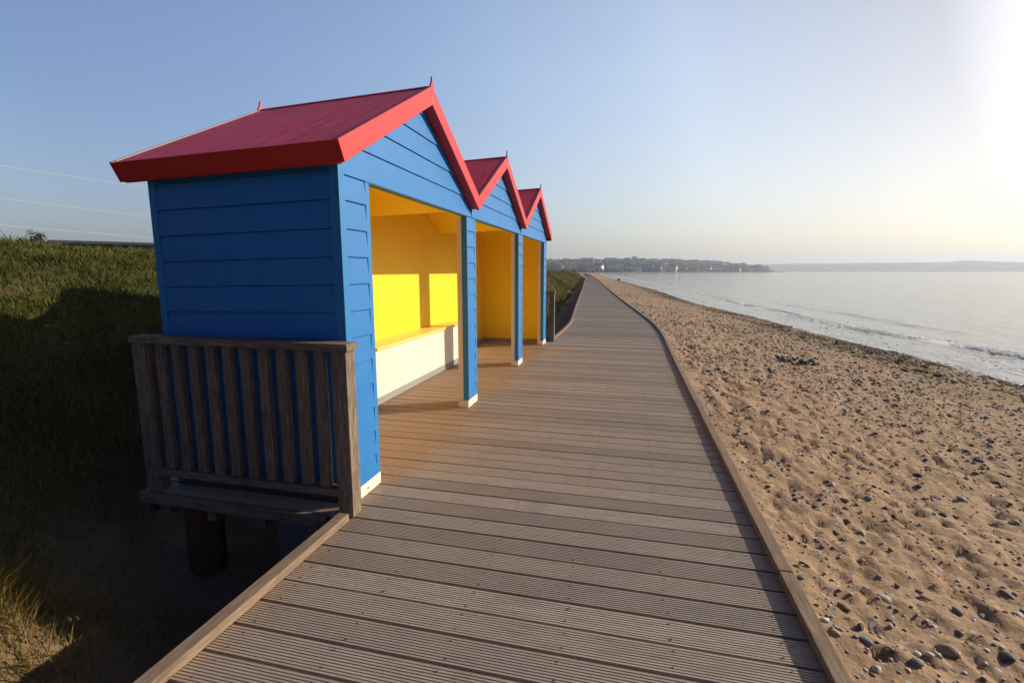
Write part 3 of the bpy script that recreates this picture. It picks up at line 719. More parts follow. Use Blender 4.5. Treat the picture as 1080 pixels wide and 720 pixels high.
# roofs
XF0, XF1, XBK = FX - .03, FX + .112, -3.32
n_len = math.hypot(1, PITCH_R); TH = 0.125
def slope_pts(k, side):
    """(y,z) outline of one roof slope: top line, perpendicular thickness"""
    c = (VY[k] + VY[k + 1]) / 2; s = -1 if side == 0 else 1
    outer = (k == 0 and side == 0) or (k == 2 and side == 1)
    def top(d): return (c + s * d, RZ - PITCH_R * d)
    vth = TH * n_len
    if outer:
        D = abs((OH0 if side == 0 else OH1) - c); t1 = top(D)
        b1 = (t1[0] - s * TH * PITCH_R / n_len, t1[1] - TH / n_len)
    else:
        D = 1.27 if not (k == 0 and side == 1) else 1.27
        D = abs((VY[k + 1] if side == 1 else VY[k]) - c); t1 = top(D); b1 = (t1[0], t1[1] - vth)
    return c, s, t1, b1, vth, outer
for k in range(3):
    rf = None
    m = MB()
    for side in (0, 1):
        c, s, t1, b1, vth, outer = slope_pts(k, side)
        vt = .045
        i_ = .028 if outer else 0
        e = (t1[0] - s * i_, t1[1] + PITCH_R * i_); eb = (e[0] - (s * .01 if outer else 0), e[1] - vt)
        m.prism([(c, RZ), e, eb, (c, RZ - vt)], XF1 - .012, 'x', XBK + .012)
    rf = sp(m, 'roof', M['roof'])
    for side in (0, 1):
        c, s, t1, b1, vth, outer = slope_pts(k, side)
        poly = [(c, RZ + .006), (t1[0], t1[1] + .006), b1, (c, RZ - vth)]
        sp(MB().prism(poly, XF1, 'x', XF1 - .028), 'bargeboard', M['red'], rf, .003)
        sp(MB().prism([(c, RZ - vt - .002), (t1[0] - (s * .06 if outer else 0), t1[1] - vt - .002 + (.06 * PITCH_R if outer else 0)), (b1[0] - (s * .04 if outer else 0), b1[1] + .012 + (.04 * PITCH_R if outer else 0)), (c, RZ - vth + .012)], XF1 - .029, 'x', FX + .020), 'soffit', M['red'], rf)
        sp(MB().prism([(c, RZ + .008), (t1[0], t1[1] + .008), b1, (c, RZ - vth)], XBK, 'x', XBK + .020), 'bargeboard', M['red'], rf, .002)
        sp(MB().prism([(c, RZ + .0085), (t1[0] - s * .03, t1[1] + .0085 + PITCH_R * .03), (t1[0] - s * .03, t1[1] + .001 + PITCH_R * .03), (c, RZ + .001)], XBK + .021, 'x', XBK + .025), 'verge_trim', M['plinth'], rf)
        if outer:
            ins = s * .026
            sp(MB().prism([(t1[0] + s * .002, t1[1] + .004), (b1[0] + s * .002, b1[1]), (b1[0] - ins, b1[1] - .002), (t1[0] - ins, t1[1] + .014)], XF1 - .030, 'x', XBK + .028), 'fascia', M['red'], rf, .002)
        # yellow ceiling
        ca = [(c, RZ - CE), (c + s * 1.26, RZ - CE - PITCH_R * 1.26), (c + s * 1.26, RZ - CE - PITCH_R * 1.26 + .02), (c, RZ - CE + .02)]
        sp(MB().prism(ca, FX - .054, 'x', -3.122), 'ceiling', M['yellow'], rf)
    c = (VY[k] + VY[k + 1]) / 2
    sp(MB().prism([(c - .03, RZ - .010), (c, RZ + .010), (c + .03, RZ - .010)], XF1 - .03, 'x', XBK + .03), 'ridge_cap', M['roof'], rf)
    for xx in (XF1 + .002, XBK - .002):
        d = -.014 if xx > -2 else .014
        sp(MB().prism([(c - .028, RZ - .055), (c + .028, RZ - .055), (c + .030, RZ + .004), (c + .013, RZ + .030), (c + .0012, RZ + .078), (c - .0012, RZ + .078), (c - .013, RZ + .030), (c - .030, RZ + .004)], xx, 'x', xx + d), 'finial', M['red'], rf, .002)

# ------------------------------------------------------------------ railings
def railing(label, y, loc_x0=-3.29, loc_x1=-1.645, nb=10):
    o = (loc_x0, y, 0); t = thing('wooden_railing', label, 'railing', o, 'timber railings at the ends of the shelter deck')
    def pb(nm, mat, *bx): return MB().box(*bx).build(nm, mat, t, o, .004)
    pb('post', M['rail'], loc_x0, loc_x0 + .10, y - .05, y + .05, .003, 1.066)
    pb('post', M['rail'], loc_x1 - .11, loc_x1 - .005, y - .05, y + .05, .003, 1.066)
    pb('top_rail', M['railx'], loc_x0 - .012, loc_x1 + .012, y - .062, y + .062, 1.068, 1.115)
    pb('bottom_rail', M['railx'], loc_x0 + .102, loc_x1 - .112, y - .045, y + .035, .125, .175)
    for i in range(nb):
        x = loc_x0 + .205 + i * (loc_x1 - loc_x0 - .42) / (nb - 1)
        m = MB(); lean = random.uniform(-.004, .004)
        m.hexa([(x - .033, y - .030, .177), (x + .033, y - .030, .177), (x + .033, y + .014, .177), (x - .033, y + .014, .177),
                (x - .033 + lean, y - .030, 1.066), (x + .033 + lean, y - .030, 1.066), (x + .033 + lean, y + .014, 1.066), (x - .033 + lean, y + .014, 1.066)])
        m.build('baluster', M['rail'], t, o, .003)
    return t
railing('weathered wooden railing in front of the blue side wall, nearest the camera', 2.606)
railing('wooden railing at the far end of the shelter, only its post showing', 10.60, -3.30, -1.58)

# rusty pile under the ledge
c = on_z(222, 612, -.80)
t = MB(); t.tube([(c[0], c[1], -1.6), (c[0] + .005, c[1], -.12)], .125, 28)
pile = t.build('rusty_pile', M['rust'], None, (c[0], c[1], -.9), 0, True); pile.location = (c[0], c[1], -.9)
bevel(pile, .008)
tag(pile, 'rust-brown round iron pile standing in the sand under the railing ledge', 'pile')

# ------------------------------------------------------------------ grass
def blades(name, X, Y, Zz, H, W, lean, tint, mat):
    n = len(X); a = RNG.uniform(0, 2 * np.pi, n); la = RNG.uniform(0, 2 * np.pi, n)
    sx, sy = np.cos(a) * W / 2, np.sin(a) * W / 2
    lx, ly = np.cos(la) * lean * H, np.sin(la) * lean * H
    hz = H * np.sqrt(np.clip(1 - lean ** 2 * .8, .05, 1))
    V = np.zeros((n, 5, 3))
    V[:, 0] = np.stack([X - sx, Y - sy, Zz - .02], -1); V[:, 1] = np.stack([X + sx, Y + sy, Zz - .02], -1)
    mx, my, mz = X + lx * .35, Y + ly * .35, Zz + hz * .6
    V[:, 2] = np.stack([mx - sx * .8, my - sy * .8, mz], -1); V[:, 3] = np.stack([mx + sx * .8, my + sy * .8, mz], -1)
    V[:, 4] = np.stack([X + lx, Y + ly, Zz + hz], -1)
    b = (np.arange(n) * 5)[:, None]
    Fs = np.concatenate([b + np.array([[0, 1, 3]]), b + np.array([[0, 3, 2]]), b + np.array([[2, 3, 4]])], 1).reshape(-1, 3)
    return mesh_np(name, V.reshape(-1, 3), Fs, mat, True, {'tint': np.repeat(tint, 5)})
def near_grass():
    n = 380000
    X = RNG.uniform(-15, -2.0, n); Y = RNG.uniform(-1.5, 17, n)
    u = XL(Y) - X
    hut = (X > -3.36) & (Y > 2.4) & (Y < 10.5)
    patch = fbm(X * .9, Y * .9, 101, 3); cover = smooth(0.9, 3.0, u + 1.3 * fbm(X * .7, Y * .7, 71, 3)) * 0.93 + .05
    cover = cover * np.where((X < -9.5), .55, 1) * (0.82 + 0.4 * smooth(-.3, .2, patch))
    tuft = np.exp(-((X + 3.38) ** 2 + (Y - 1.58) ** 2) / 0.14); cover = np.maximum(cover, tuft)
    keep = (RNG.uniform(0, 1, n) < cover) & ~hut
    X, Y, u, patch, tuft = X[keep], Y[keep], u[keep], patch[keep], tuft[keep]; k = len(X)
    dry = fbm(X * .55 + 5, Y * .55, 111, 3) + 0.25 * vnoise(X * 4, Y * 4, 115)
    low = 1 - smooth(2.2, 4.6, u)
    tint = np.clip(0.28 + 0.55 * dry + RNG.normal(0, .14, k) + .26 * low + .22 * tuft, 0, 1)
    patch = patch + .9 * vnoise(X * 2.6, Y * 2.6, 117)
    H = (RNG.gamma(3, .016, k) + .028) * (1 + 1.2 * np.clip(patch, -.4, .6)) * (1 + 1.0 * tuft)
    d = np.hypot(X, Y); W = .0045 + .0007 * d + RNG.uniform(0, .003, k)
    lean = np.clip(RNG.normal(.66, .2, k) + .15 * low, .05, .98)
    return blades('grass', X, Y, bank_z(X, Y), H, W, lean, tint, M['grass'])
tag(near_grass(), 'short rough grass covering the sloping bank left of the shelter', 'grass', kind='stuff')
def tuft():
    n = 11000; r = np.abs(RNG.normal(0, .30, n)); a = RNG.uniform(0, 6.283, n); X = -3.52 + r * np.cos(a) * 1.2; Y = 1.52 + r * np.sin(a)
    tint = np.clip(.72 + RNG.normal(0, .2, n) + .3 * vnoise(X * 6, Y * 6, 151), 0, 1); H = RNG.gamma(4, .030, n) + .05
    return blades('grass_tuft', X, Y, bank_z(X, Y), H, .0035 + RNG.uniform(0, .002, n), np.clip(RNG.normal(.72, .2, n), .05, .98), tint, M['grass'])
tag(tuft(), 'dry orange-brown grass tuft catching the sun at the bottom left', 'grass tuft')
def straw():
    n = 9000; X = RNG.uniform(-6.2, -2.3, n); Y = RNG.uniform(.6, 3.6, n); k = (fbm(X * 1.3, Y * 1.3, 161, 3) > -.12) & ~((X > -3.36) & (Y > 2.45)); X, Y = X[k], Y[k]; n = len(X)
    return blades('straw', X, Y, bank_z(X, Y) + .01, RNG.gamma(4, .03, n) + .06, .003 + RNG.uniform(0, .002, n), np.clip(RNG.normal(.86, .1, n), .1, .98), np.clip(RNG.normal(.72, .2, n), 0, 1), M['grass'])
tag(straw(), 'dry straw stalks lying over the shaded sandy slope beside the boardwalk', 'dry grass', kind='stuff')
def far_grass():
    n = 170000; Y = 11 * (170 / 11.0) ** RNG.uniform(0, 1, n); u = 1.0 + 15 * RNG.uniform(0, 1, n) ** 1.6; X = XL(Y) - u
    dry = fbm(X * .25 + 5, Y * .16, 121, 4); cover = smooth(.9, 1.6, u + .5 * fbm(X * .6, Y * .3, 123, 2))
    keep = RNG.uniform(0, 1, n) < cover; X, Y, u, dry = X[keep], Y[keep], u[keep], dry[keep]; k = len(X)
    tint = np.clip(0.36 + .8 * dry + RNG.normal(0, .12, k), 0, 1)
    H = (RNG.gamma(3, .030, k) + .04) * (1 + .8 * np.clip(dry, -.3, .5)); W = .006 + .0007 * Y
    return blades('dune_grass', X, Y, bank_z(X, Y), H, W, np.clip(RNG.normal(.5, .2, k), .05, .95), tint, M['grass'])
tag(far_grass(), 'long green and straw coloured grass on the bank beyond the shelter', 'grass', kind='stuff')

# leafy plants: shrub on the crest, dark bush on the far bank
def shrub(name, label, px, dist, zc, w, h, nl, ls, seed, tint0=.3):
    x, y = at_dist(px, dist); g = float(bank_z(np.array([x]), np.array([y]))[0]); t = thing(name, label, 'shrub', (x, y, g)); rr = np.random.default_rng(seed)
    st = MB()
    for i in range(7):
        a = rr.uniform(0, 6.28); r = rr.uniform(.15, .45) * w
        st.tube([(0, 0, -.15), (math.cos(a) * r * .4, math.sin(a) * r * .4, h * .45), (math.cos(a) * r, math.sin(a) * r, h * rr.uniform(.75, .95))], [.02 * h, .013 * h, .005 * h], 6)
    st.build('stem', M['timber_pole'], t)
    P = []; Ti = []
    for c in range(26):
        a = rr.uniform(0, 6.28); r = w * .5 * math.sqrt(rr.uniform(0, 1)); cz = h * (.45 + .5 * rr.uniform(0, 1) * (1 - (r / (w * .6)) ** 2))
        q = rr.normal(0, 1, (nl // 26, 3)) * np.array([w * .11, w * .11, h * .07]) + np.array([math.cos(a) * r, math.sin(a) * r, cz]); P.append(q); Ti.append(np.full(len(q), rr.uniform(0, .8)))
    P = np.concatenate(P); Ti = np.concatenate(Ti); n = len(P); V = np.zeros((n, 4, 3))
    d1 = rr.normal(0, 1, (n, 3)); d1 /= np.linalg.norm(d1, axis=1)[:, None]; d2 = np.cross(d1, rr.normal(0, 1, (n, 3))); d2 /= np.linalg.norm(d2, axis=1)[:, None]
    V[:, 0] = P - d1 * ls; V[:, 1] = P + d2 * ls * .45; V[:, 2] = P + d1 * ls; V[:, 3] = P - d2 * ls * .45
    mesh_np('foliage', V.reshape(-1, 3), np.arange(n * 4).reshape(-1, 4), M['leaf'], False, {'tint': np.repeat(Ti, 4)}, t)
    return t
shrub('shrub', 'small dark shrub showing above the grassy crest at the left', 40, 17, 0, .46, .56, 460, .032, 5)
shrub('bush', 'small dark bush on the sunny grass slope beyond the shelter', 590, 26, 0, .9, .75, 700, .05, 6)

# dandelions
for i, (px, py, X0, lab) in enumerate([(3, 249, -8.0, 'yellow dandelion on the crest of the bank at the left edge of the photo'), (20.5, 255.5, -7.6, 'yellow dandelion on the crest of the bank below the small shrub'),
                                       (49, 344, -5.9, 'yellow dandelion low on the shaded bank')]):
    d = ray(px, py); best = None
    for tt in np.linspace(2, 14, 400):
        p = _C + d / 514.0 * tt
        if p[2] < float(bank_z(np.array([p[0]]), np.array([p[1]]))[0]) + .13: best = p; break
    if best is None: best = _C + d / 514.0 * 8.6
    g = float(bank_z(np.array([best[0]]), np.array([best[1]]))[0]); hgt = max(.12, best[2] - g)
    t = thing('dandelion', lab, 'flower', (best[0], best[1], g), 'dandelions on the bank')
    MB().tube([(0, 0, -.02), (.008, .004, hgt * .6), (.012, 0, hgt)], .004, 6).build('stem', M['stem'], t)
    m = MB(); n = 16
    for rr_, zz, r0 in ((.018, .005, .004), (.013, .010, .003)):
        for k in range(n):
            a = k * 6.283 / n + rr_ * 9; ca, sa = math.cos(a), math.sin(a)
            m.add([(.012 + ca * r0 - sa * .002, sa * r0 + ca * .002, hgt), (.012 + ca * rr_ - sa * .005, sa * rr_ + ca * .005, hgt + zz), (.012 + ca * rr_ * 1.1, sa * rr_ * 1.1, hgt + zz), (.012 + ca * rr_ + sa * .005, sa * rr_ - ca * .005, hgt + zz), (.012 + ca * r0 + sa * .002, sa * r0 - ca * .002, hgt)], [(0, 1, 2, 3, 4)])
    m.build('flower_head', M['petal'], t)

# ------------------------------------------------------------------ things beyond the bank
x0, y0 = at_dist(60, 62); x1, y1 = at_dist(230, 62)
t = thing('shed', 'long low dark flat-roofed shed beyond the grassy bank', 'shed', ((x0 + x1) / 2, (y0 + y1) / 2, 1.4)); L = math.hypot(x1 - x0, y1 - y0); t.rotation_euler = (0, 0, math.atan2(y1 - y0, x1 - x0))
MB().box(-L / 2, L / 2, 0, 14, -.6, 2.71).build('wall', M['shed'], t)
MB().box(-L / 2 - .3, L / 2 + .3, -.4, 14.4, 2.72, 2.98).build('roof', M['shed'], t)
for i in range(6): MB().box(-L / 2 + (i + .35) * L / 6, -L / 2 + (i + .65) * L / 6, -.03, -.002, .2, 2.1).build('door', M['pole'], t)
# overhead cables hung from a pole hidden behind the shelter
PD = 72.0
ex, ey = at_dist(330, PD); zt = lambda py, d: CAM_H + (286 - py) / 514.4 * d
t = thing('utility_pole', 'timber utility pole far behind the shelter carrying three cables', 'utility pole', (ex, ey, 1.5))
MB().tube([(0, 0, -1), (0, 0, 9.9)], [.17, .11], 10).build('pole', M['timber_pole'], t)
for py0, py1, xa, lab in ((177, 199.5, 0, 'topmost of the three pale overhead cables left of the shelter'), (210, 229, 0, 'middle one of the three pale overhead cables left of the shelter'), (238, 251, 0, 'lowest of the three pale overhead cables left of the shelter')):
    sl = (py1 - py0) / 154.0; pts = []
    for px in range(-420, 331, 30):
        py = py0 + sl * px; sagy = 0.00003 * (px - 80) ** 2 * -1
        dx, dy = at_dist(px, 1.0); 
        # straight run in plan between the hidden pole and one far off to the left
        A = np.array([ex, ey]); lx, ly = at_dist(-420, 24.0); B = np.array([lx, ly]); D = np.array([dx, dy])
        Mx = np.array([[D[0], -(B - A)[0]], [D[1], -(B - A)[1]]]); s = np.linalg.solve(Mx, A)[0]
        dep = s * (D @ _cf[:2]); pts.append((dx * s, dy * s, CAM_H + (286 - py - sagy) / 514.4 * dep))
    tag(MB().tube(pts, .011, 6).build('overhead_cable', M['cable'], None, (0, 0, 0), 0, True), lab, 'cable', 'overhead cables on the left')
for zz in (1.0, 4.6, 9.2): MB().box(-.16, .16, -.16, .16, zz, zz + .25).build('bracket', M['pole'], t)

lx, ly = at_dist(-420, 24.0); t = thing('utility_pole', 'timber utility pole left of the bank, at the near end of the three cables', 'utility pole', (lx, ly, 1.5))
MB().tube([(0, 0, -1), (0, 0, 8.0)], [.15, .10], 10).build('pole', M['timber_pole'], t)
for zz in (2.0, 4.5, 7.0): MB().box(-.14, .14, -.14, .14, zz, zz + .2).build('bracket', M['pole'], t)
# grey poles, sign and a white van roof beyond the far bank
for i, (px, h) in enumerate(((579.2, 3.4), (582.3, 4.2), (585.4, 3.6), (588.2, 3.3), (589.8, 3.0))):
    x, y = at_dist(px, 150 + i * 3)
    m = MB(); m.tube([(x, y, 0.2), (x, y, 1.5 + h * .62)], [.2, .13], 8); m.box(x - .25, x + .25, y - .25, y + .25, 1.5 + h * .62, 1.5 + h * .62 + .15)
    tag(m.build('pole', M['pole']), 'grey pole in the row behind the grass beyond the shelter', 'pole', 'grey poles behind the far bank')
x, y = at_dist(593.5, 70); g = float(bank_z(np.array([x]), np.array([y]))[0])
t = thing('signpost', 'yellow and white signpost standing in the grass left of the far boardwalk', 'signpost', (x, y, g)); t.rotation_euler = (0, 0, .1)
MB().tube([(0, 0, -.2), (0, 0, 1.35 - .1)], .035, 8).build('post', M['pole'], t)
MB().box(-.16, .16, -.04, -.02, .1, .62).build('sign_board', M['white'], t)
MB().box(-.20, .20, -.042, -.02, .65, 1.15).build('sign_board', M['signyellow'], t)
for px, d, w, lab in ((597.3, 210, 3.2, 'white cabin roof showing beyond the far grass, right of the signpost'), (606, 190, 2.0, 'small white hut beyond the far grass, left of where the boardwalk vanishes')):
    x, y = at_dist(px, d); t = thing('cabin', lab, 'cabin', (x, y, .4)); t.rotation_euler = (0, 0, math.atan2(-x, y))
    MB().box(-w / 2, w / 2, 0, 3, -.5, 1.5).build('wall', M['white'], t)
    MB().prism([(-w / 2 - .2, 1.51), (w / 2 + .2, 1.51), (w / 2 + .2, 1.62), (0, 2.0), (-w / 2 - .2, 1.62)], 3.2, 'y', -.2).build('roof', M['white'], t)
    MB().box(-.4, .4, -.04, -.002, -.3, 1.2).build('door', M['slate'], t)

# ------------------------------------------------------------------ stones on the beach
def pebble_mesh(seed, sub=2):
    rr = random.Random(seed); bm = bmesh.new(); bmesh.ops.create_icosphere(bm, subdivisions=sub, radius=1.0)
    ax = [Vector((rr.uniform(-1, 1), rr.uniform(-1, 1), rr.uniform(-1, 1))).normalized() for _ in range(11)]; am = [rr.uniform(.55, .92) for _ in ax]
    for v in bm.verts:
        p = v.co.copy()
        for a, d in zip(ax, am):
            e = p.dot(a) - d
            if e > 0: p -= a * e * .95
        v.co = Vector((p.x * 1.0, p.y * rr.uniform(.70, .74), p.z * .45)) * rr.uniform(.97, 1.03)
    me = bpy.data.meshes.new('pebble'); bm.to_mesh(me); bm.free()
    me.polygons.foreach_set('use_smooth', [True] * len(me.polygons)); return me
LABEL = {'grey': 'small grey pebble lying on the brown sand', 'dark': 'small dark pebble lying on the brown sand', 'pale': 'small pale pebble lying on the brown sand', 'tan': 'small tan pebble lying on the brown sand'}
PM = {}
for c in STONES:
    PM[c] = []
    for i in range(4): me = pebble_mesh(hash(c) % 97 * 0 + i * 13 + len(c) * 7 + ord(c[0])); me.materials.append(STONES[c]); PM[c].append(me)
def put_stone(x, y, size, colr, label, cat='pebble', group='pebbles scattered over the beach', rz=None, sink=.65, name='pebble', flat_=1.0, variant=None):
    z = float(beach_z(np.array([x]), np.array([y]))[0])
    o = bpy.data.objects.new(name, PM[colr][variant if variant is not None else random.randrange(4)]); COL.objects.link(o)
    o.location = (x, y, z + size * .45 * flat_ * (1 - sink) * .5); o.scale = (size * .5, size * .5 * random.uniform(.8, 1.15), size * .5 * flat_)
    o.rotation_euler = (random.uniform(-.25, .25), random.uniform(-.25, .25), random.uniform(0, 6.28) if rz is None else rz)
    return tag(o, label, cat, group)
taken = []
for px, py, size, colr, fl, lab in [
    (1001, 686, .150, 'tan', 1.0, 'largest tan stone near the bottom right corner of the beach'),
    (913, 674, .095, 'grey', 1.1, 'rounded grey stone near the boardwalk kerb at the bottom of the beach'),
    (933, 628, .120, 'pale', .9, 'long white stone in the middle of the near sand'),
    (925, 704, .085, 'pale', 1.1, 'white lumpy stone closest to the boardwalk kerb'),
    (908, 659, .070, 'dark', 1.0, 'dark stone just above the rounded grey stone by the kerb'),
    (890, 638, .110, 'tan', .8, 'flat brown stone near the kerb above the dark stone'),
    (1069, 587, .075, 'pale', 1.0, 'oval white stone at the right edge of the near sand'),
    (1016, 526, .130, 'grey', .9, 'broad grey stone on the right half of the beach'),
    (1052, 592, .060, 'grey', 1.0, 'grey stone left of the oval white stone'),
    (1010, 643, .075, 'grey', .8, 'flat grey stone above the largest tan stone'),
    (1038, 643, .085, 'grey', 1.0, 'grey stone leaning in a hollow right of the flat grey stone'),
    (893, 551, .070, 'grey', 1.0, 'grey stone near the kerb halfway up the near sand'),
    (908, 560, .065, 'pale', 1.0, 'pale stone right of the grey stone by the kerb'),
    (985, 601, .065, 'pale', .8, 'thin pale stone standing in the middle of the near sand'),
    (1062, 692, .100, 'dark', 1.0, 'dark stone in the bottom right corner of the beach'),
    (830, 500, .070, 'dark', 1.0, 'dark stone beside the kerb further up the beach'),
    (1021, 486, .085, 'pale', 1.0, 'white stone lying far right on the middle of the beach'),
    (978, 629, .090, 'tan', .6, 'flat brown stone half buried in the near sand'),
    (960, 628, .075, 'grey', .6, 'flat grey stone half buried right of the long white stone')]:
    p = on_z(px, py, -.12); 
    for _ in range(4): p = on_z(px, py, float(beach_z(np.array([p[0]]), np.array([p[1]]))[0]) + .01)
    put_stone(p[0], p[1], size * .78, colr, lab, 'stone', 'larger stones on the near beach', None, .75, 'stone', fl); taken.append((p[0], p[1], size))
# dense cluster of pebbles half way down the beach
cc = on_z(836, 393, -.55)
for i in range(34):
    a = random.uniform(0, 6.28); r = math.sqrt(random.random())
    x, y_ = cc[0] + math.cos(a) * r * .42 + .1, cc[1] + math.sin(a) * r * .32
    put_stone(x, y_, random.uniform(.07, .15), random.choice(['dark', 'dark', 'dark', 'grey']), 'dark pebble in the dense cluster half way down the beach', 'pebble', 'cluster of dark pebbles on the beach', None, -.2, flat_=1.25)
# scattered pebbles: the largest-looking ones as objects, the rest as one mass
n = 56000
Yp = 0.9 * (120 / 0.9) ** RNG.uniform(0, 1, n); tp = RNG.uniform(0.0, 1.0, n); Xp = XR(Yp) + .06 + tp * (XW(Yp) - XR(Yp) - .5)
dens = 0.45 + 0.9 * smooth(-.15, .3, fbm(Xp * .5, Yp * .3, 131, 3)); keep = RNG.uniform(0, 1, n) < dens
Xp, Yp = Xp[keep], Yp[keep]; S = np.clip(RNG.lognormal(-4.0, .50, len(Xp)), .009, .065) * np.clip(.75 + .10 * Yp, 1, 2.4)
px, py, w = project(np.stack([Xp, Yp, np.full_like(Xp, -.4)], -1)); vis = (px > 0) & (px < 1085) & (py < 725) & (w > .3)
app = np.where(vis, S / np.maximum(w, .3), 0); order = np.argsort(-app)
cls = RNG.choice(['grey', 'dark', 'pale', 'tan'], len(Xp), p=[.45, .22, .15, .18])
NI = 245
for i in order[:NI]: put_stone(float(Xp[i]), float(Yp[i]), float(S[i]), str(cls[i]), LABEL[str(cls[i])])
rest = order[NI:]
bm = bmesh.new(); bmesh.ops.create_icosphere(bm, subdivisions=1, radius=1.0); bv = np.array([v.co[:] for v in bm.verts]); bf = np.array([[v.index for v in f.verts] for f in bm.faces]); bm.free()
zr = beach_z(Xp[rest], Yp[rest]); k = len(rest); sc = S[rest]; an = RNG.uniform(0, 6.28, k)
Vv = bv[None] * (1 + RNG.uniform(-.2, .2, (k, len(bv), 1))) * np.stack([sc * .55, sc * .38, sc * .26], -1)[:, None, :]
ca, sa = np.cos(an)[:, None], np.sin(an)[:, None]
Vv = np.stack([Vv[..., 0] * ca - Vv[..., 1] * sa + Xp[rest][:, None], Vv[..., 0] * sa + Vv[..., 1] * ca + Yp[rest][:, None], Vv[..., 2] + (zr + sc * .06)[:, None]], -1)
Fs = (bf[None] + (np.arange(k) * len(bv))[:, None, None]).reshape(-1, 3)
shing = mesh_np('shingle', Vv.reshape(-1, 3), Fs, None, True, {'tone': np.repeat(RNG.uniform(0, 1, k), len(bv))})
t = NT('mixed_shingle'); tone = t.n('ShaderNodeAttribute', attribute_name='tone').outputs['Fac']
c = t.ramp(tone, [(0.0, (0.10, 0.09, 0.083)), (0.35, (0.22, 0.20, 0.18)), (0.65, (0.36, 0.26, 0.175)), (1.0, (0.58, 0.54, 0.49))])
t.set('Base Color', c); t.set('Roughness', .8); shing.data.materials.append(t.m)
tag(shing, 'countless small pebbles and shell bits strewn over the sand', 'shingle', kind='stuff')

# seaweed along the strand line
n = 15000
Yw = 2.5 * (160 / 2.5) ** RNG.uniform(0, 1, n); tw = np.where(RNG.uniform(0, 1, n) < .35, RNG.normal(.93, .035, n), RNG.normal(.79, .10, n))
Xw_ = XR(Yw) + np.clip(tw, .45, .985) * (XW(Yw) - XR(Yw)); kp = fbm(Xw_ * .35, Yw * .22, 141, 3) > -.08; Xw_, Yw = Xw_[kp], Yw[kp]
spots_ = [(float(a), float(b_), float(z) + .008, float(s), float(s) * .38) for a, b_, z, s in zip(Xw_, Yw, beach_z(Xw_, Yw), np.clip(RNG.lognormal(-3.6, .55, len(Xw_)), .010, .11))]
wd = blob_mass('seaweed', spots_, M['weed'], 1, 9)
tag(wd, 'dark dried seaweed strewn along the strand line', 'seaweed', kind='stuff')

# dark rock at the far waterline, and a weed heap on the kerb far along
x, y = at_dist(647.5, 150); x = float(XW(y)) - .2
m = pebble_mesh(77); o = link('rock', m, STONES['dark']); o.scale = (.55, .5, 1.0); o.location = (x, y, -.95)
tag(o, 'single dark rock at the waterline where the far shore curves', 'rock')

# ------------------------------------------------------------------ air
hz = MB().box(-6200, 6200, -400, 6200, -5.5, 130).build('haze', None)
t = NT('thin_sea_haze'); t.t.nodes.remove(t.b)
vol = t.n('ShaderNodeVolumePrincipled'); vol.inputs['Color'].default_value = (.74, .86, 1.0, 1); vol.inputs['Density'].default_value = 0.00031; vol.inputs['Anisotropy'].default_value = 0.3
t.l(vol.outputs[0], t.out.inputs['Volume']); hz.data.materials.append(t.m); tag(hz, 'thin pale sea haze over the bay', 'haze', kind='stuff')

# ------------------------------------------------------------------ light, world, camera
w = bpy.data.worlds.new('World'); SC.world = w; w.use_nodes = True; nt = w.node_tree
bg = nt.nodes['Background']; sky = nt.nodes.new('ShaderNodeTexSky'); sky.sky_type = 'NISHITA'; sky.sun_disc = False
sky.sun_elevation = SUN_EL; sky.sun_rotation = SUN_AZ; sky.altitude = 0; sky.air_density = 1.0; sky.dust_density = 2.2; sky.ozone_density = 1.2
wn = nt.nodes.new; geo = wn('ShaderNodeTexCoord')
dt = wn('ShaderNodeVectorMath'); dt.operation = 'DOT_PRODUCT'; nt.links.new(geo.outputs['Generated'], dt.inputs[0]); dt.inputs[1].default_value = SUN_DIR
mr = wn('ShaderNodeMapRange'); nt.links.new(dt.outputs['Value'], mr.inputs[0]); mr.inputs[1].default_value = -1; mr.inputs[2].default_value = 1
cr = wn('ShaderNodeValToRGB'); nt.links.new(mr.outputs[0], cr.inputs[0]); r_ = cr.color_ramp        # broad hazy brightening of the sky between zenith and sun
for p_, v_ in ((0.0, .5), (0.33, .52), (.5, .72), (.67, .88), (.80, .86), (.86, .66), (.915, .48), (.955, .80), (1.0, 1.0)):  # stops nearest the sun raise unseen sky to brighten the shelter front and inside
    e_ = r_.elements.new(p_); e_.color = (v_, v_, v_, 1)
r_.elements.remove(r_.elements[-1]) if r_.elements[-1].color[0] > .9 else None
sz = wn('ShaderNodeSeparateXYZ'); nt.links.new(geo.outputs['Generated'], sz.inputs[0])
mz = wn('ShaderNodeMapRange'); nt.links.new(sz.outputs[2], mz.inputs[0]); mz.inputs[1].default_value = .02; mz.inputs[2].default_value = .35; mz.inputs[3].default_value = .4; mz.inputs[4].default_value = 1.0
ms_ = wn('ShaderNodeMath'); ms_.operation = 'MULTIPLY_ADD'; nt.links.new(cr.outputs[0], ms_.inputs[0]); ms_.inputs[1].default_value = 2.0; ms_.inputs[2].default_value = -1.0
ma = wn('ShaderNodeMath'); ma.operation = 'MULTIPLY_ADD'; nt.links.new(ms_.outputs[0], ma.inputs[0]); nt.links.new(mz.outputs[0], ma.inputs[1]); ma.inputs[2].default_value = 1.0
def _mr(sock, a, b, c, d):
    m_ = wn('ShaderNodeMapRange'); m_.interpolation_type = 'SMOOTHSTEP'; nt.links.new(sock, m_.inputs[0])
    for i_, v_ in enumerate((a, b, c, d)): m_.inputs[i_ + 1].default_value = v_
    return m_.outputs[0]
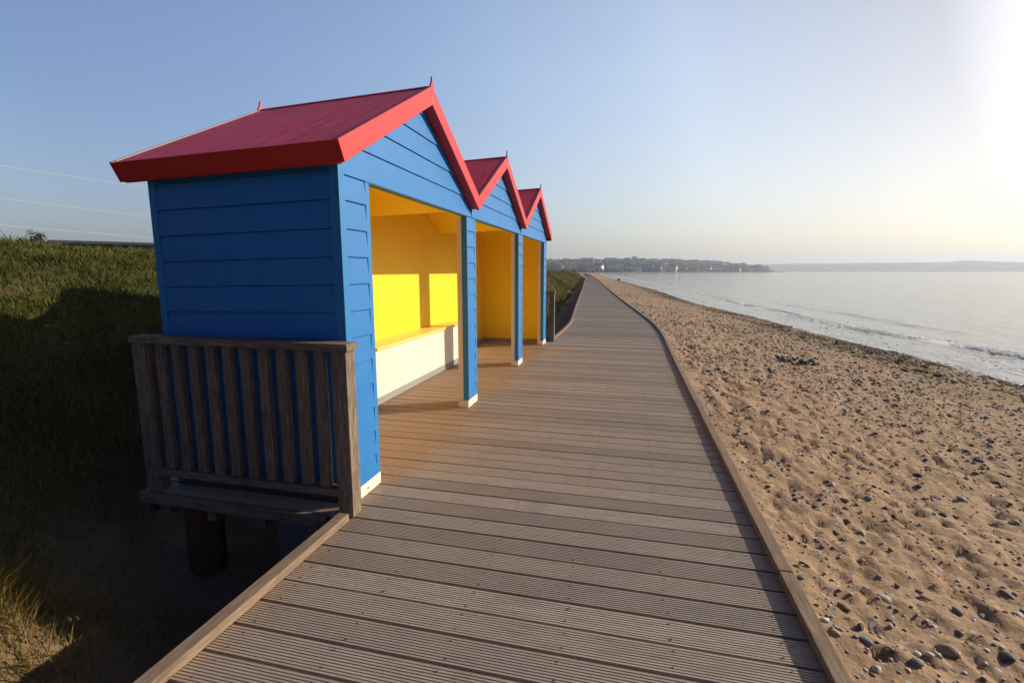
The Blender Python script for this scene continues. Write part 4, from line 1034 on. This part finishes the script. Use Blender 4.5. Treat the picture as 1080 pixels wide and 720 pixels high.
# unseen sky overhead and behind the viewer dimmed to deepen shade on the side wall
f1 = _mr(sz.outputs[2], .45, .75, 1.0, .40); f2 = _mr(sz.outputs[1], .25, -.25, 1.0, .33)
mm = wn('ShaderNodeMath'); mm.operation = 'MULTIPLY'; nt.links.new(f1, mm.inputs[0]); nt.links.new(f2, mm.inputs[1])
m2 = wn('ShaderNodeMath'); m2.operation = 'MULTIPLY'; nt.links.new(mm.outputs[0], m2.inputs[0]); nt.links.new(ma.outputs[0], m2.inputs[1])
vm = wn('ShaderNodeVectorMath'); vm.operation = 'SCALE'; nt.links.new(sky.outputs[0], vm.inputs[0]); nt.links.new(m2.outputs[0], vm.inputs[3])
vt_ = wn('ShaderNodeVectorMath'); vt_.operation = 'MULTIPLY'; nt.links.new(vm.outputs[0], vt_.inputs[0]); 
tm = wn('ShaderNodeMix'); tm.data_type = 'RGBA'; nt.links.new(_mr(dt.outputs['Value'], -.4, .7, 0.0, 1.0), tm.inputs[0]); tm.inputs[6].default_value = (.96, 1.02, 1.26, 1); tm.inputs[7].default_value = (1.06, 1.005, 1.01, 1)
tb = wn('ShaderNodeMix'); tb.data_type = 'RGBA'; nt.links.new(_mr(sz.outputs[1], .25, -.25, 0.0, 1.0), tb.inputs[0]); nt.links.new(tm.outputs[2], tb.inputs[6]); tb.inputs[7].default_value = (.60, .77, 1.50, 1)  # sky behind the viewer tinted blue so shade on the wall turns bluer
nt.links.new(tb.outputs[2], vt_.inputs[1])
def _v(op, a, b):
    v_ = wn('ShaderNodeVectorMath'); v_.operation = op
    for i_, q_ in enumerate((a, b)):
        if isinstance(q_, bpy.types.NodeSocket): nt.links.new(q_, v_.inputs[i_])
        else: v_.inputs[i_].default_value = q_
    return v_.outputs[0]
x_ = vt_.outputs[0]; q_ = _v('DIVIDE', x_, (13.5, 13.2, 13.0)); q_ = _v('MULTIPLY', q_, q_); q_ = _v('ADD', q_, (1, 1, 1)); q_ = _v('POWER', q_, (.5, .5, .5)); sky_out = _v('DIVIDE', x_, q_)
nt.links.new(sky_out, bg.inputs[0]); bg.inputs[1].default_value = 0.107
ld = bpy.data.lights.new('sun', 'SUN'); ld.energy = 5.0; ld.angle = rad(0.55); ld.color = (1.0, .86, .68)
lo = bpy.data.objects.new('sun', ld); COL.objects.link(lo); lo.rotation_euler = SUN_DIR.to_track_quat('Z', 'Y').to_euler(); lo.location = SUN_DIR * 100
cd = bpy.data.cameras.new('camera'); cd.sensor_width = 36; cd.lens = FPX / 1080 * 36; cd.clip_start = .05; cd.clip_end = 30000
co = bpy.data.objects.new('camera', cd); COL.objects.link(co); co.location = (0, 0, CAM_H); co.rotation_euler = (math.pi / 2 - PITCH, 0, YAW); SC.camera = co
vs_ = SC.view_settings; vs_.view_transform = 'Standard'; vs_.look = 'None'; vs_.exposure = 0.35; vs_.gamma = 1; vs_.use_curve_mapping = False
SC.cycles.volume_bounces = 0; SC.cycles.max_bounces = 10; SC.cycles.diffuse_bounces = 8
